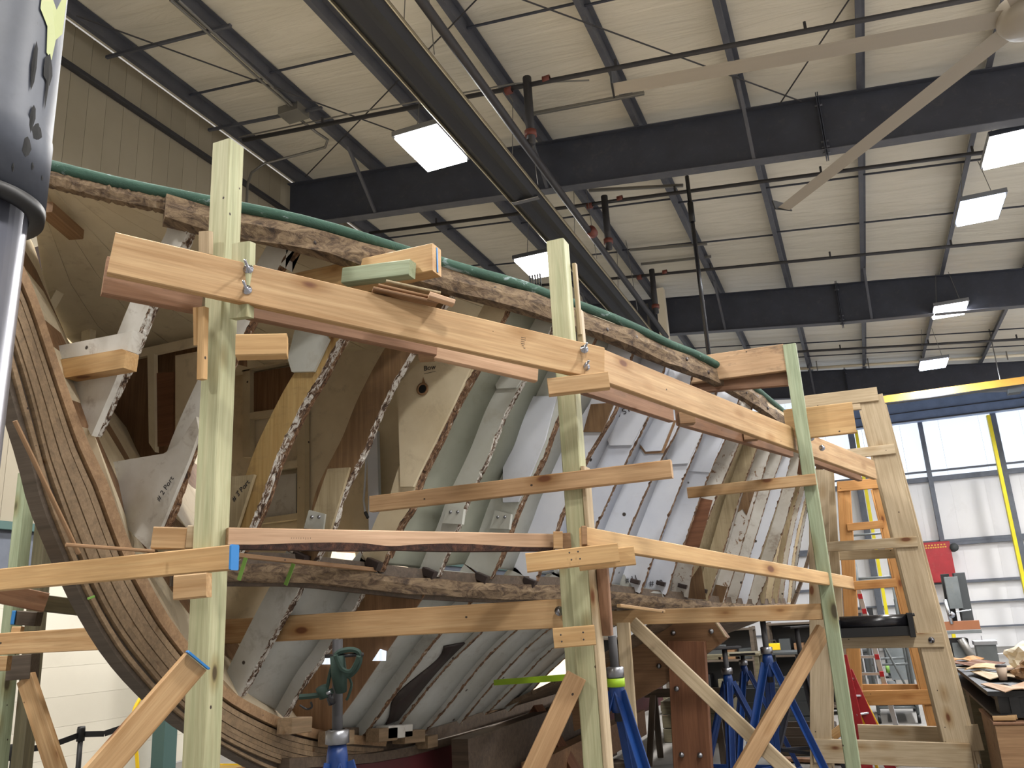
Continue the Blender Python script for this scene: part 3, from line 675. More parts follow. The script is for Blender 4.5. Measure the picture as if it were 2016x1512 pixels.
gus('bare_patch', [(1405, 1150), (1432, 1155), (1422, 1188), (1396, 1186)], 15, 'frame_brown', None, .003)
for px, i, hw in (((620, 1022), 4, 0), ((893, 1012), 6, 0), ((986, 1022), 7, 0)):
    x, y = px; q = gus('butt_block', [(x-22, y+18), (x-12, y-18), (x+20, y-10), (x+16, y+20)], i, 'grey_white', None, .03)
    for dx in (-6, 8):
        b = PY(x+dx, y-4, Yf(i)-.034); lathe('bolt_head', [(0, .008), (.007, .006), (.009, 0)], 'zinc', q, b, 10, axis=(0, -1, 0))
# bay fill pieces seen between the upper frames
gus('shelf_board', [(1065, 905), (1072, 878), (1108, 873), (1098, 912)], 10, 'brown_board')
gus('shelf_board', [(1158, 905), (1175, 880), (1199, 880), (1188, 905)], 11, 'brown_board')
# dark patch on the lower side, red-brown panel between lower frames
lining('dark_patch', [a.lerp(b, .40+.2*math.sin(k*.17)) for k, (a, b) in enumerate(zip(LO3[7], LO3[8]))], LO3[8], .018, 'dark_panel', boat, 38, 82)['label'] = 'dark patch low on the hull'
plate('mahogany_panel', [(700, 1160), (840, 1165), (775, 1262), (700, 1372), (650, 1440), (550, 1425), (590, 1345), (640, 1285)], Yf(6)-.06, .01, 'interior_brown', boat)
for px in ([(630, 1296), (657, 1292), (657, 1308), (634, 1308)], [(648, 1293), (668, 1290), (668, 1304), (650, 1304)]):
    plate('daylight_glow_plate', px, Yf(6)-.075, .006, 'skylight', boat)  # glowing plates stand in for daylight coming through the hull
plate('daylight_glow_plate', [(733, 1301), (748, 1278), (759, 1282), (758, 1301)], Yf(6)-.08, .01, 'skylight', boat)
# pencilled writing
text('writing', '# 2 Port', (325, 962), Yf(2)-.03, .036, 'ink', boat, -.9)
text('writing', '# 3 Port', (474, 966), Yf(3)-.03, .036, 'ink', boat, -.75)
text('writing', 'Bow', (846, 724), Yf(5)-.026, .04, 'ink', boat, 0)
bar('underline', PY(835, 736, Yf(5)-.026), PY(858, 731, Yf(5)-.026), .002, .001, 'ink', boat)
text('writing', '# 9 STR', (1226, 812), Yf(9)-.024, .055, 'ink', boat, -.35)
text('writing', '# 11', (1243, 1140), Yf(11)-.003, .05, 'ink', boat, -.2); text('writing', '# 12', (1292, 1148), Yf(12)-.003, .055, 'ink', boat, 0)
for s_, px, i in (('# 9', (937, 1284), 9), ('# 10', (1009, 1275), 10), ('# 11', (1062, 1272), 11), ('# 12', (1077, 1307), 12)):
    text('writing', s_, px, Yf(i)-.006, .055, 'ink', boat, -.4)
bk = plate('writing_board', [(440, 940), (500, 934), (452, 1085), (420, 1085)], Yf(3)-.028, .02, 'frame_tan', boat, 'tan board lettered beside the yellow frame')
# --- stem, laminated
XN = XC+.07
IN = [(15, 470), (50, 540), (73, 598), (101, 683), (130, 768), (170, 872), (208, 950), (252, 1070), (315, 1192), (358, 1255), (400, 1305), (437, 1349), (481, 1379), (549, 1413), (610, 1433), (688, 1446), (760, 1452)]
OU = [(-75, 470), (-30, 540), (2, 600), (35, 690), (66, 795), (92, 901), (116, 972), (145, 1051), (194, 1167), (242, 1250), (295, 1318), (345, 1375), (420, 1440), (500, 1483), (570, 1508), (660, 1522), (745, 1526)]
SL = [(-105, 470), (-62, 540), (-32, 600), (0, 690), (30, 800), (62, 905), (82, 985), (107, 1051), (150, 1150), (184, 1216), (232, 1293), (290, 1361), (361, 1426), (450, 1480), (540, 1525), (650, 1550), (745, 1556)]
def stc(px, X): return resample(smoothpts([PX(x, y, X) for x, y in px], 5), 44)
CI, CO = stc(IN, XN), stc(OU, XN)
stem = mesh('stem', [Vector((0, 0, 0))]*3, [], 'stem_wood', boat, Matrix.Translation(CI[20]), 'curved laminated stem')
def strip(name, A, B, x0, x1, mat, parent, label=None):
    o = A[len(A)//2].copy(); vs = []
    for a, b in zip(A, B):
        vs += [Vector((x0, a.y, a.z))-o, Vector((x0, b.y, b.z))-o, Vector((x1, b.y, b.z))-o, Vector((x1, a.y, a.z))-o]
        for q in range(4): vs[-1-q].x = (x0 if q > 1 else x1)-o.x
    fs = []
    n = len(A)
    for k in range(n-1):
        for j in range(4): a = 4*k+j; b = 4*k+(j+1) % 4; fs.append((a, b, b+4, a+4))
    fs += [(3, 2, 1, 0), (4*n-4, 4*n-3, 4*n-2, 4*n-1)]
    return mesh(name, vs, fs, mat, parent, Matrix.Translation(o), label)
fr = [0, .24, .285, .42, .55, .68, .80, .91, 1.0]
for j in range(8):
    if j == 1: continue
    g = .010 if j > 0 else 0
    A = [a.lerp(b, fr[j]+g) for a, b in zip(CI, CO)]; B = [a.lerp(b, fr[j+1]) for a, b in zip(CI, CO)]
    dx = [.012, 0, 0, -.002, .003, -.001, .002, -.003][j]
    strip('lamination', A, B, XN+dx, XC-.07, 'stem_fresh' if j == 0 else 'stem_wood', stem)
strip('core', [a.lerp(b, .02) for a, b in zip(CI, CO)], [a.lerp(b, .98) for a, b in zip(CI, CO)], XN-.02, XC-.065, 'dark_panel', stem)
A = stc(OU, XN-.03); B = stc(SL, XN-.03)
strip('outer_lamination', [a.lerp(b, .0) for a, b in zip(A, B)], [a.lerp(b, .45) for a, b in zip(A, B)], XN-.025, XC-.05, 'stem_dark', stem)
strip('outer_lamination', [a.lerp(b, .47) for a, b in zip(A, B)], [a.lerp(b, .72) for a, b in zip(A, B)], XN-.018, XC-.04, 'stem_wood', stem, 'pale outer layer')
strip('outer_lamination', [a.lerp(b, .74) for a, b in zip(A, B)], [a.lerp(b, 1.0) for a, b in zip(A, B)], XN-.035, XC-.04, 'stem_dark', stem)
# apron/keelson continuing aft above the keel
strip('keelson', [PX(x, y, XN) for x, y in ((640, 1432), (720, 1432), (800, 1425), (900, 1405), (1000, 1380), (1100, 1352))],
      [PX(x, y, XN) for x, y in ((640, 1490), (720, 1492), (800, 1480), (900, 1455), (1000, 1428), (1100, 1396))], XN-.01, XC-.1, 'deadwood', boat)
# keel, red bottom paint
kp = [PX(x, y, XN+.02) for x, y in ((560, 1516), (640, 1510), (725, 1503), (800, 1490), (900, 1462), (1000, 1432), (1100, 1398), (1200, 1365), (1300, 1335))]
strip('keel', kp, [Vector((p.x, p.y, max(.36, p.z-.34))) for p in kp], XN+.03, XC-.12, 'bottom_red', boat, 'dark red painted keel')
strip('garboard', [p+Vector((0, 0, .055)) for p in kp], [p+Vector((0, 0, .004)) for p in kp], XN+.05, XC-.1, 'deadwood', boat)
# chocks along the foot of the frames
for x0, x1, y, m_ in ((560, 600, 1430, 'stem_wood'), (640, 684, 1455, 'stem_wood'), (733, 770, 1448, 'stem_wood'), (752, 800, 1442, 'white_dirty'), (785, 825, 1452, 'stem_wood'), (830, 850, 1462, 'stem_wood')):
    a = PX(x0, y, XN+.08); b = PX(x1, y-4, XN+.08); bar('floor_chock', a, b, .075, .09, m_, boat)
# --- bow interior: pieces in transverse planes
def bow(name, px, Y, mat, th=.04, label=None): return plate(name, px, Y, th, mat, boat, label)
bow('breasthook', [(103, 683), (245, 655), (262, 650), (250, 690), (238, 688), (113, 708)], Yf(1)-.07, 'white_dirty', .06, 'white painted breasthook board')
bow('breasthook_block', [(113, 709), (240, 687), (248, 691), (243, 724), (125, 744)], Yf(1)-.09, 'pine_yellow', .07, 'yellow block under the breasthook')
bow('floor_plate', [(130, 745), (236, 724), (226, 752), (180, 858), (160, 820)], Yf(1)-.02, 'white_dirty', .03)
bow('deck_beam', [(100, 480), (118, 472), (225, 440), (400, 400), (398, 420), (240, 480), (215, 500), (120, 530), (112, 520)], 2.95, 'old_white_beam', .07, 'grimy white deck beam')
bow('knee', [(118, 530), (130, 535), (88, 612), (72, 602)], 2.9, 'deck_cream', .05)
bow('beam_end', [(55, 490), (118, 474), (112, 530), (50, 545)], 3.0, 'dark_panel', .05)
bow('bulkhead_rail', [(165, 552), (225, 538), (260, 575), (180, 598), (165, 590)], 3.35, 'deck_cream', .04)
bow('post', [(163, 592), (181, 590), (176, 680), (159, 682)], 3.3, 'deck_cream', .04)
bow('bulkhead_panel', [(60, 545), (130, 520), (200, 560), (250, 560), (480, 560), (480, 720), (400, 700), (345, 720), (345, 905), (200, 905), (150, 800), (80, 620)], 3.75, 'interior_brown', .03, 'dark brown plywood bulkhead')
bow('post', [(290, 695), (303, 693), (305, 890), (293, 872)], 3.6, 'deck_cream', .03)
bow('door_panel', [(304, 735), (342, 732), (340, 875), (302, 880)], 3.62, 'fir_red', .02)
bow('rail', [(262, 690), (400, 660), (400, 676), (262, 706)], 3.6, 'beige_panel', .03)
bow('panel', [(345, 700), (400, 690), (400, 885), (345, 880)], 3.62, 'beige_panel', .02)
bow('stud', [(186, 842), (200, 835), (228, 906), (210, 908)], 3.2, 'frame_tan', .03)
# main bulkhead behind the yellow and brown frames, studs and painted recess shade
bow('bulkhead', [(430, 640), (660, 640), (860, 700), (860, 1080), (425, 1080)], 4.45, 'beige_panel', .03, 'dull beige bulkhead')
for px, m_ in (([(478, 690), (492, 690), (492, 900), (478, 900)], 'cream_panel'), ([(585, 690), (600, 690), (600, 1060), (585, 1060)], 'cream_panel'), ([(492, 812), (585, 800), (585, 812), (492, 824)], 'cream_panel'),
              ([(545, 912), (585, 905), (585, 920), (540, 926)], 'cream_panel'), ([(500, 1022), (585, 1010), (585, 1022), (500, 1032)], 'cream_panel'), ([(476, 720), (600, 694), (600, 706), (476, 732)], 'cream_panel')):
    bow('batten', px, 4.38, m_, .05)
bow('lower_bulkhead', [(425, 1075), (650, 1075), (610, 1250), (445, 1330), (425, 1300)], 3.98, 'beige_panel', .03)
bow('white_panel', [(510, 940), (583, 932), (583, 1012), (502, 1022)], 4.4, 'white_dirty', .03)
bow('recess_shade', [(494, 735), (583, 720), (583, 800), (494, 812)], 4.42, 'interior_brown', .02)  # brown plate coloured as the shade inside a recess
bow('white_post', [(722, 850), (742, 848), (747, 1045), (726, 1045)], 4.15, 'white_clean', .03)
bow('bay_panel', [(786, 700), (960, 720), (840, 1000), (800, 1095), (700, 1095), (690, 1000), (742, 985)], 4.3, 'beige_panel', .03)
bow('locker_front', [(742, 700), (786, 700), (786, 985), (748, 985)], 4.25, 'cream_panel', .03)
tube('cord', [PY(722, 880, 4.15), PY(719, 940, 4.15), PY(716, 985, 4.15), PY(719, 1010, 4.15)], .006, 'white_clean', boat, 6)
tube('plug', [PY(719, 1008, 4.15), PY(725, 1020, 4.15)], .01, 'black', boat, 6)
# far side planking (mirrored), deck
def mir(p): return Vector((2*XC-p.x, p.y, p.z))
ns = 9
def hullsec(Y):
    s = curve_at(SHC, Y); xs_ = curve_at(STP, Y).x if Y < 9.8 else lerp(-.8, -.95, min(1, (Y-9.8)/2.5)); zk = .92+.10*max(0, Y-8)/2
    return s, Vector((xs_, Y, 1.56)), Vector((XC+.15, Y, zk))
secs = []
for i in list(range(1, 13))+[14, 17, 20, 23, 25]:
    if i > 12:
        a_, b_, c_ = hullsec(Yf(i)); secs.append(resample([a_]+UP3[i][8:]+[b_, b_.lerp(c_, .5)+Vector((.04, 0, -.04)), c_], ns)); continue
    full = [curve_at(SHC, Yf(i))] + UP3[i][2:] + (LO3[i][1:] if i in LO3 else [Vector((XC+.08, Yf(i), {1: 2.4, 2: 2.0, 3: 1.62}[i]))])
    secs.append(resample(full, ns))
for j in range(ns):
    vs = []
    for s_ in secs:
        a, b = mir(s_[j]), mir(s_[j+1]); b = b.lerp(a, .003)
        vs += [a, b, b+Vector((-.03, 0, 0)), a+Vector((-.03, 0, 0))]
    q0 = []
    for m_ in (j, j+1):
        zz_ = secs[0][m_].z; c_ = min(CI, key=lambda p: abs(p.z-zz_)); q0.append(Vector((XC-.02, min(c_.y, 2.5), zz_)))
    vs = [q0[0], q0[1], q0[1]+Vector((-.03, 0, 0)), q0[0]+Vector((-.03, 0, 0))] + vs
    n = len(vs)//4; fs = []
    for k in range(n-1):
        for q in range(4): a = 4*k+q; b = 4*k+(q+1) % 4; fs.append((a, b, b+4, a+4))
    mesh('far_side_plank', vs, fs, 'interior_brown' if j % 3 == 1 else 'beige_panel', boat)
nd = 9
for k in range(nd):                                 # deck planks seen from below
    f0, f1 = -1+2*k/nd, -1+2*(k+1)/nd-.004; vs = []
    for Y in (2.2, 2.5, 2.9, 3.3, 3.7, 4.4, 5.4):
        s = curve_at(SHC, Y); hb = s.x-XC-.02; z = s.z-.02
        vs += [Vector((XC+hb*f0, Y, z+.05*(1-f0*f0))), Vector((XC+hb*f1, Y, z+.05*(1-f1*f1))), Vector((XC+hb*f1, Y, z+.03+.05*(1-f1*f1))), Vector((XC+hb*f0, Y, z+.03+.05*(1-f0*f0)))]
    n = len(vs)//4; fs = [(0, 1, 2, 3), (4*n-1, 4*n-2, 4*n-3, 4*n-4)]
    for a_ in range(n-1):
        for q in range(4): a = 4*a_+q; b = 4*a_+(q+1) % 4; fs.append((a, b, b+4, a+4))
    mesh('deck_plank', vs, fs, 'deck_cream', boat)
vs = []  # unseen sheet added above the deck to stop light leaking between planks
for Y in (2.2, 2.5, 2.9, 3.3, 3.7, 4.4, 5.4):
    s = curve_at(SHC, Y); hb = s.x-XC-.03; vs += [Vector((XC-hb, Y, s.z+.012)), Vector((XC, Y, s.z+.066)), Vector((XC+hb, Y, s.z+.012))]
    vs += [v+Vector((0, 0, .006)) for v in vs[-3:]]
fs = []
for a_ in range(6):
    q = 6*a_; fs += [(q, q+1, q+7, q+6), (q+1, q+2, q+8, q+7), (q+3, q+9, q+10, q+4), (q+4, q+10, q+11, q+5), (q, q+6, q+9, q+3), (q+2, q+5, q+11, q+8)]
mesh('deck_light_block', vs, fs+[(0, 3, 4, 1), (1, 4, 5, 2), (36, 37, 40, 39), (37, 38, 41, 40)], 'old_white_beam', boat)
a, b = PZ(88, 408, 3.42), PZ(150, 462, 3.42)
bar('carlin', a, b, .05, .07, 'brown_board', boat)
# aft bottom planking and side planks left on the stern
def hullsec(Y):
    s = curve_at(SHC, Y); xs_ = curve_at(STP, Y).x if Y < 9.8 else lerp(-.8, -.95, min(1, (Y-9.8)/2.5)); zk = .92+.10*max(0, Y-8)/2
    return s, Vector((xs_, Y, 1.56)), Vector((XC+.15, Y, zk))
nb = 8
for j in range(nb):
    vs = []
    for Y in (6.15, 7.2, 7.9, 8.6, 9.3, 10.0, 10.8, 11.6, 12.3):
        s, st, k_ = hullsec(Y); mid = st.lerp(k_, .5)+Vector((.08, 0, -.07))
        def q_(f): return (st*(1-f)**2+mid*2*f*(1-f)+k_*f*f)
        a, b = q_(j/nb), q_((j+.965)/nb)
        vs += [a, b, b+Vector((0, 0, .03)), a+Vector((0, 0, .03))]
    n = len(vs)//4; fs = [(0, 1, 2, 3), (4*n-1, 4*n-2, 4*n-3, 4*n-4)]
    for a_ in range(n-1):
        for q in range(4): a = 4*a_+q; b = 4*a_+(q+1) % 4; fs.append((a, b, b+4, a+4))
    mesh('bottom_plank', vs, fs, 'bottom_plank', boat)
for j in range(8):
    vs = []
    y0 = 10.35+random.uniform(-.1, .12)
    for Y in (y0, 10.8, 11.3, 11.8, 12.3):
        s, st, k_ = hullsec(Y); st = st+Vector((0, 0, 0))
        a, b = s.lerp(st, j/8)+Vector((.0, 0, -.04)), s.lerp(st, (j+.97)/8)+Vector((0, 0, -.04))
        bl = .12*math.sin(math.pi*j/8); bl2 = .12*math.sin(math.pi*(j+1)/8)
        a.x += bl; b.x += bl2
        vs += [a, b, b-Vector((.04, 0, 0)), a-Vector((.04, 0, 0))]
    n = len(vs)//4; fs = [(0, 1, 2, 3), (4*n-1, 4*n-2, 4*n-3, 4*n-4)]
    for a_ in range(n-1):
        for q in range(4): a = 4*a_+q; b = 4*a_+(q+1) % 4; fs.append((a, b, b+4, a+4))
    mesh('side_plank', vs, fs, 'rotten' if j < 4 else 'bottom_plank', boat)

# ================================================================== TIMBER STAGING beside the hull
P1, P2, P3 = Vector((-2.13, 2.39, 0)), Vector((-1.15, 3.63, 0)), Vector((-.23, 5.79, 0))
stg = thing('timber_staging', 'timber staging of treated posts and pale boards bolted round the bow side', 'staging', (P1+P2)/2)
def post(P, px, s=.089, mat='treated', par=None, z0=0.0, label=None):
    top = PY(px[0], px[1], P.y).z
    return bar('post', (P.x, P.y, z0), (P.x, P.y, top), s, s, mat, par or stg, Vector((0, 1, 0)), label, .005)
def bolt(p, parent, r=.011, l=.07, d=(.15, -1, .1)):
    d = Vector(d).normalized(); p = Vector(p)
    b = lathe('bolt', [(0, l), (r*.45, l), (r*.45, .018), (r, .018), (r*1.05, .006), (r*1.7, .005), (r*1.8, 0)], 'chrome', parent, p, 12, axis=d); return b
post(P1, (451, 287), label='foremost greenish treated post'); post(P2, (1100, 478), label='middle greenish treated post')
post(P3, (1556, 680), .085, 'treated_green', label='rear green treated post')
# doubled lower post and side battens at the middle post
a = PY(1113, 1120, P2.y); b = Vector((a.x+.0, P2.y+.04, .95)); bar('post_doubler', (a.x+.02, P2.y+.02, a.z), (a.x+.02, P2.y+.02, 1.3), .089, .085, 'treated', stg, Vector((0, 1, 0)))
bar('side_batten', PY(1140, 612, 3.72), PY(1150, 720, 3.72), .05, .03, 'pine_pale', stg, Vector((0, 1, 0)))
bar('side_batten', PY(1131, 520, 3.70), PY(1143, 660, 3.70), .03, .02, 'pine_pale', stg, Vector((0, 1, 0)))
bar('side_batten', (P2.x+.055, P2.y-.01, 2.25), (P2.x+.055, P2.y-.01, 0), .089, .02, 'pine_pale', stg, Vector((0, 1, 0)))
bp('side_batten', (1184, 1118), (1193, 1252), 3.66, 3.62, .05, .035, 'pine_back', stg, None, Vector((1, 0, 0)))
# side strips on the first post
bp('side_batten', (400, 455), (400, 500), 3.2, 3.2, .05, .03, 'pine_pale', stg, None, Vector((1, 0, 0)))
bp('side_batten', (383, 605), (384, 680), 3.15, 3.15, .022, .02, 'pine_yellow', stg, None, Vector((1, 0, 0)))
bp('side_batten', (395, 604), (392, 746), 3.1, 3.05, .03, .03, 'pine_yellow', stg, None, Vector((1, 0, 0)))
bp('packing_block', (473, 477), (469, 625), 3.16, 3.12, .085, .04, 'treated', stg, None, Vector((1, 0, 0)))
# long top ledger, two planks end to end, front and back of the posts
LA = bp('ledger', (219, 496), (1190, 716), 2.93, 3.80, .160, .038, 'pine', stg, 'long top ledger plank, pinkish pine')
LB_ = bp('ledger', (1185, 717), (1724, 925), 3.80, 7.0, .160, .038, 'pine', stg)
bp('back_ledger', (206, 540), (400, 580), 3.06, 3.24, .150, .038, 'pine_back', stg, 'brownish rear ledger plank')
bp('back_ledger', (492, 590), (862, 668), 3.34, 3.68, .150, .038, 'pine_back', stg)
bp('back_ledger', (845, 672), (1060, 722), 3.70, 3.92, .145, .036, 'pine_pink', stg, 'pinkish rear ledger plank')
bp('back_ledger', (1130, 738), (1325, 805), 4.05, 4.75, .150, .038, 'pine_back', stg)
bp('back_ledger', (1340, 812), (1560, 880), 4.95, 6.1, .150, .038, 'pine_back', stg)
bp('back_ledger', (1590, 890), (1695, 930), 6.35, 7.2, .150, .038, 'pine_back', stg)
for (x, y), D in (((837, 690), 3.68), ((1352, 823), 4.9), ((1478, 856), 5.5)):
    bp('spacer_block', (x-14, y), (x+16, y-2), D, D, .07, .07, 'brown_board', stg)
bp('paint_dab', (826, 684), (858, 694), 3.63, 3.66, .02, .01, 'teal', stg)
for (x, y), D, p in (((489, 530), 3.14, LA), ((486, 571), 3.12, LA), ((1150, 688), 3.75, LA), ((1153, 722), 3.75, LA)):
    bolt(PD(x, y, D), p, d=(.55, -1, .1))
for (x, y), D in (((1618, 855), 5.9), ((1618, 882), 5.9), ((1597, 862), 5.75)):
    bolt(PD(x, y, D-.05), LB_, .012, .02, (.3, -1, 0))
# grade stamps: blurred small print on the ledgers
def stamp(x, y, D0, w, h, parent, n=9, vert=False):
    for k in range(n):
        a, b = (x+w*k/n, y) if not vert else (x, y+h*k/n)
        L_ = random.uniform(.5, 1)*(h if not vert else w)
        p0 = PD(a, b, D0); p1 = PD(a+(0 if not vert else L_), b+(L_ if not vert else L_*.2), D0)
        bar('stamp_mark', p0, p1, .0022, .001, 'ink', parent)
stamp(1026, 664, 3.62, 10, 24, LA, 6, True); stamp(970, 652, 3.57, 3, 24, LA, 5, True)
# lower ledger with a waney bark edge
KA = [(453, 1057), (560, 1060), (700, 1063), (820, 1065), (960, 1066), (1090, 1066)]
A = PD(450, 1057, 2.96); B = PD(1092, 1066, 3.74)
KL = bp('waney_ledger', (450, 1056), (1092, 1065), 2.96, 3.74, .064, .038, 'pine_pink', stg, 'pinkish ledger with a bark covered lower edge')
vs = []; pts = 40
for k in range(pts+1):
    f_ = k/pts; xx = lerp(452, 1090, f_); D = 1/lerp(1/2.955, 1/3.735, f_)
    wave = [.004, .006, .012, .018, .021, .018, .002, .016, .022, .02, .012, .004][min(11, int(f_*11.99))]
    w2_ = [.004, .006, .012, .018, .021, .018, .002, .016, .022, .02, .012, .004][min(11, int(f_*11.99)+1)]
    wv_ = lerp(wave, w2_, f_*11.99-int(f_*11.99))
    c_ = PD(xx, lerp(1056, 1065, f_), D); bz = c_.z-.0325
    vs += [Vector((c_.x, c_.y-.0015, bz+wv_*.75)), Vector((c_.x, c_.y+.006, bz-.010-wv_*.2)), Vector((c_.x-.01, c_.y+.04, bz-.012-wv_*.2)), Vector((c_.x-.01, c_.y+.04, bz))]
o_ = vs[0].copy(); n = pts+1
mesh('bark', [v-o_ for v in vs], [(4*k+q, 4*k+(q+1) % 4, 4*k+4+(q+1) % 4, 4*k+4+q) for k in range(n-1) for q in range(4)]+[(0, 1, 2, 3), (4*n-1, 4*n-2, 4*n-3, 4*n-4)], 'bark', KL, Matrix.Translation(o_))
stamp(574, 1058, 2.95+.13, 42, 5, KL, 9)
bp('ledger_end', (299, 1058), (366, 1060), 3.0, 3.0, .078, .07, 'pine', stg); bp('ledger_end', (367, 1057), (383, 1057), 2.98, 2.98, .083, .03, 'pine_pale', stg)
bp('packing_block', (1090, 1063), (1108, 1063), 3.66, 3.66, .075, .04, 'pine', stg); bp('packing_block', (1108, 1065), (1124, 1064), 3.7, 3.7, .07, .03, 'brown_board', stg)
KR = bp('ledger', (1155, 1056), (1681, 1148), 3.46, 5.55, .080, .038, 'pine_yellow', stg, 'yellowish lower ledger running aft')
# planks lying across the staging (along X)
YP1 = P1.y-.045
c1 = by('cross_plank', (-60, 1147), (452, 1097), YP1-.04, .084, .038, 'pine_yellow', stg, 'cross plank with a blue painted end')
a = PY(452, 1097, YP1-.04); box('paint_end', a+Vector((.003, .019, 0)), (.008, .04, .086), 'tape_blue', c1)
bp('cleat', (341, 1157), (406, 1151), 2.72, 2.72, .078, .05, 'pine', stg)
by('cross_plank', (727, 992), (1321, 922), P2.y-.10, .078, .038, 'pine_brown', stg, 'long brown cross plank at mid height')
c2 = by('cross_plank', (-60, 1271), (1134, 1206), P2.y+.02, .125, .038, 'pine', stg, 'wide low cross plank running through the hull', )
bolt(PY(1101, 1203, P2.y+.0), c2, .012, .02)
by('cross_plank', (1353, 970), (1606, 943), P3.y-.09, .072, .036, 'pine', stg)
by('cross_plank', (1195, 1217), (1618, 1204), P3.y-.02, .098, .038, 'pine', stg)
by('cross_plank', (1290, 738), (1545, 703), P3.y-.03, .19, .038, 'pine_grime', stg, 'wide grimy cross plank at the rear post'); by('cross_plank', (1300, 754), (1550, 732), P3.y+.03, .19, .038, 'pine_back', stg)
by('cross_plank', (1546, 837), (1682, 821), P3.y+.10, .21, .038, 'pine_yellow', stg)
bp('rear_batten', (1470, 770), (1560, 826), 6.2, 7.2, .035, .03, 'pine_pale', stg)
bp('rear_board', (1440, 765), (1530, 815), 6.3, 7.2, .10, .02, 'brown_board', stg)
bp('packing_block', (1584, 905), (1580, 935), 5.6, 5.6, .07, .04, 'fir_red', stg, None, Vector((1, 0, 0)))
# cleats at the middle post
bp('cleat', (1079, 761), (1199, 747), 3.66, 3.66, .076, .045, 'pine', stg)
bp('cleat', (1036, 1108), (1218, 1087), 3.36, 3.36, .076, .038, 'pine_yellow', stg); bp('cleat', (1140, 1105), (1250, 1093), 3.42, 3.42, .076, .038, 'pine_yellow', stg)
bp('cleat', (1090, 1257), (1172, 1250), 3.36, 3.36, .078, .05, 'pine_yellow', stg)
bp('cleat', (1146, 1054), (1156, 1054), 3.44, 3.44, .08, .04, 'brown_board', stg)
for x, y in ((1121, 1088), (1138, 1086), (1125, 1102), (1142, 1100), (1104, 1250), (1106, 1263), (1148, 1245), (1149, 1259)):
    lathe('screw', [(0, .001), (.0035, .001), (.0038, 0)], 'pipe_dark', stg, PD(x, y, 3.345), 8, axis=(0, -1, .1))
# short block standing out of the first post
A = PD(466, 684, 2.95); B = PD(566, 682, 2.98)
bar('cleat', A, B, .080, .06, 'pine_yellow', stg)
# thick block with green chock and shims on the ledger
tb = PY(860, 512, 3.12); A = PY(560, 575, 3.12)
blk = bar('bearer_block', A, tb, .135, .085, 'pine_yellow', stg, label='yellow bearer block with blue paint on its end')
bar('paint_line', tb+Vector((.002, -.0, .06)), tb+Vector((.002, -.0, -.06)), .012, .003, 'tape_blue', blk, Vector((0, 1, 0)))
bar('chock', PY(680, 546, 3.04), PY(812, 530, 3.04), .075, .06, 'treated_green', stg, label='mint green treated chock')
bp('shim', (745, 560), (866, 588), 3.38, 3.42, .012, .05, 'brown_board', stg); bp('shim', (760, 552), (868, 576), 3.4, 3.44, .012, .06, 'frame_tan', stg)
bp('shim', (735, 566), (862, 594), 3.34, 3.40, .014, .05, 'plywood', stg); bp('shim', (846, 578), (896, 594), 3.36, 3.38, .022, .04, 'pine_pink', stg)
# diagonal braces
b1 = bp('brace', (387, 1303), (120, 1610), 2.62, 2.35, .085, .05, 'pine', stg, 'brace with a pale blue painted end')
a_ = PD(389, 1300, 2.615); d_ = (PD(120, 1610, 2.35)-a_).normalized(); zz = Vector((0, 0, 1))-d_*d_.z
bar('paint_end', a_-d_*.004, a_+d_*.002, .088, .05, 'tape_blue', b1, zz)
bp('brace', (1136, 1330), (1030, 1560), 3.5, 3.38, .085, .045, 'pine_brown', stg, 'brown brace leaning on the middle post')
bp('brace', (1243, 1226), (1600, 1565), 5.6, 4.9, .09, .03, 'pine_pale', stg)
bp('brace', (1625, 1240), (1440, 1560), 5.35, 4.9, .10, .04, 'pine_brown', stg)
bar('stanchion', PY(1227, 1226, 5.5), Vector((PY(1243, 1500, 5.5).x, 5.5, .0)), .085, .03, 'pine_pale', stg, Vector((1, 0, 0)))
bp('thin_batten', (1222, 1192), (1310, 1204), 5.0, 5.3, .02, .03, 'pine', stg)
# --- port side staging, behind the stem
P0 = Vector((-5.9, 4.6, 0))
pst = thing('port_staging', 'second staging beyond the stem with a treated post and blue ended blocks', 'staging', P0)
a = PY(55, 932, P0.y); bar('post', (a.x, P0.y, 0), (a.x, P0.y, a.z), .10, .10, 'treated_green', pst, Vector((0, 1, 0)))
bar('post', (a.x+.12, P0.y+.1, 0), (a.x+.12, P0.y+.1, a.z+.05), .09, .12, 'treated_dark', pst, Vector((0, 1, 0)))
bp('beam', (-20, 1163), (92, 1186), 5.0, 5.2, .115, .05, 'pine_back', pst); bp('beam', (88, 1187), (196, 1200), 5.3, 5.6, .10, .05, 'treated_dark', pst)
q = bp('block', (28, 1216), (70, 1219), 5.2, 5.2, .085, .08, 'stem_dark', pst); bp('paint_end', (22, 1216), (29, 1216), 5.19, 5.19, .085, .06, 'tape_blue', q)
bp('block', (12, 1316), (60, 1312), 5.3, 5.3, .15, .10, 'stem_dark', pst); bp('block', (-20, 1307), (13, 1306), 4.9, 4.9, .085, .05, 'pine', pst)
bp('block', (22, 1242), (40, 1242), 5.0, 5.0, .05, .04, 'pine', pst)
bp('brace', (46, 1335), (120, 1560), 5.3, 5.0, .13, .04, 'pine', pst)
bp('thin_stick', (131, 1072), (305, 1085), 2.7, 2.9, .012, .012, 'brown_board', stg)
bp('thin_stick', (26, 830), (152, 1092), 2.62, 2.75, .016, .012, 'brown_board', stg, None, Vector((1, 0, 0)))
lathe('nail', [(0, 0), (.006, .003), (.004, .02), (0, .02)], 'chrome', pst, PD(3, 1266, 4.7), 8, axis=(0, -1, 0))
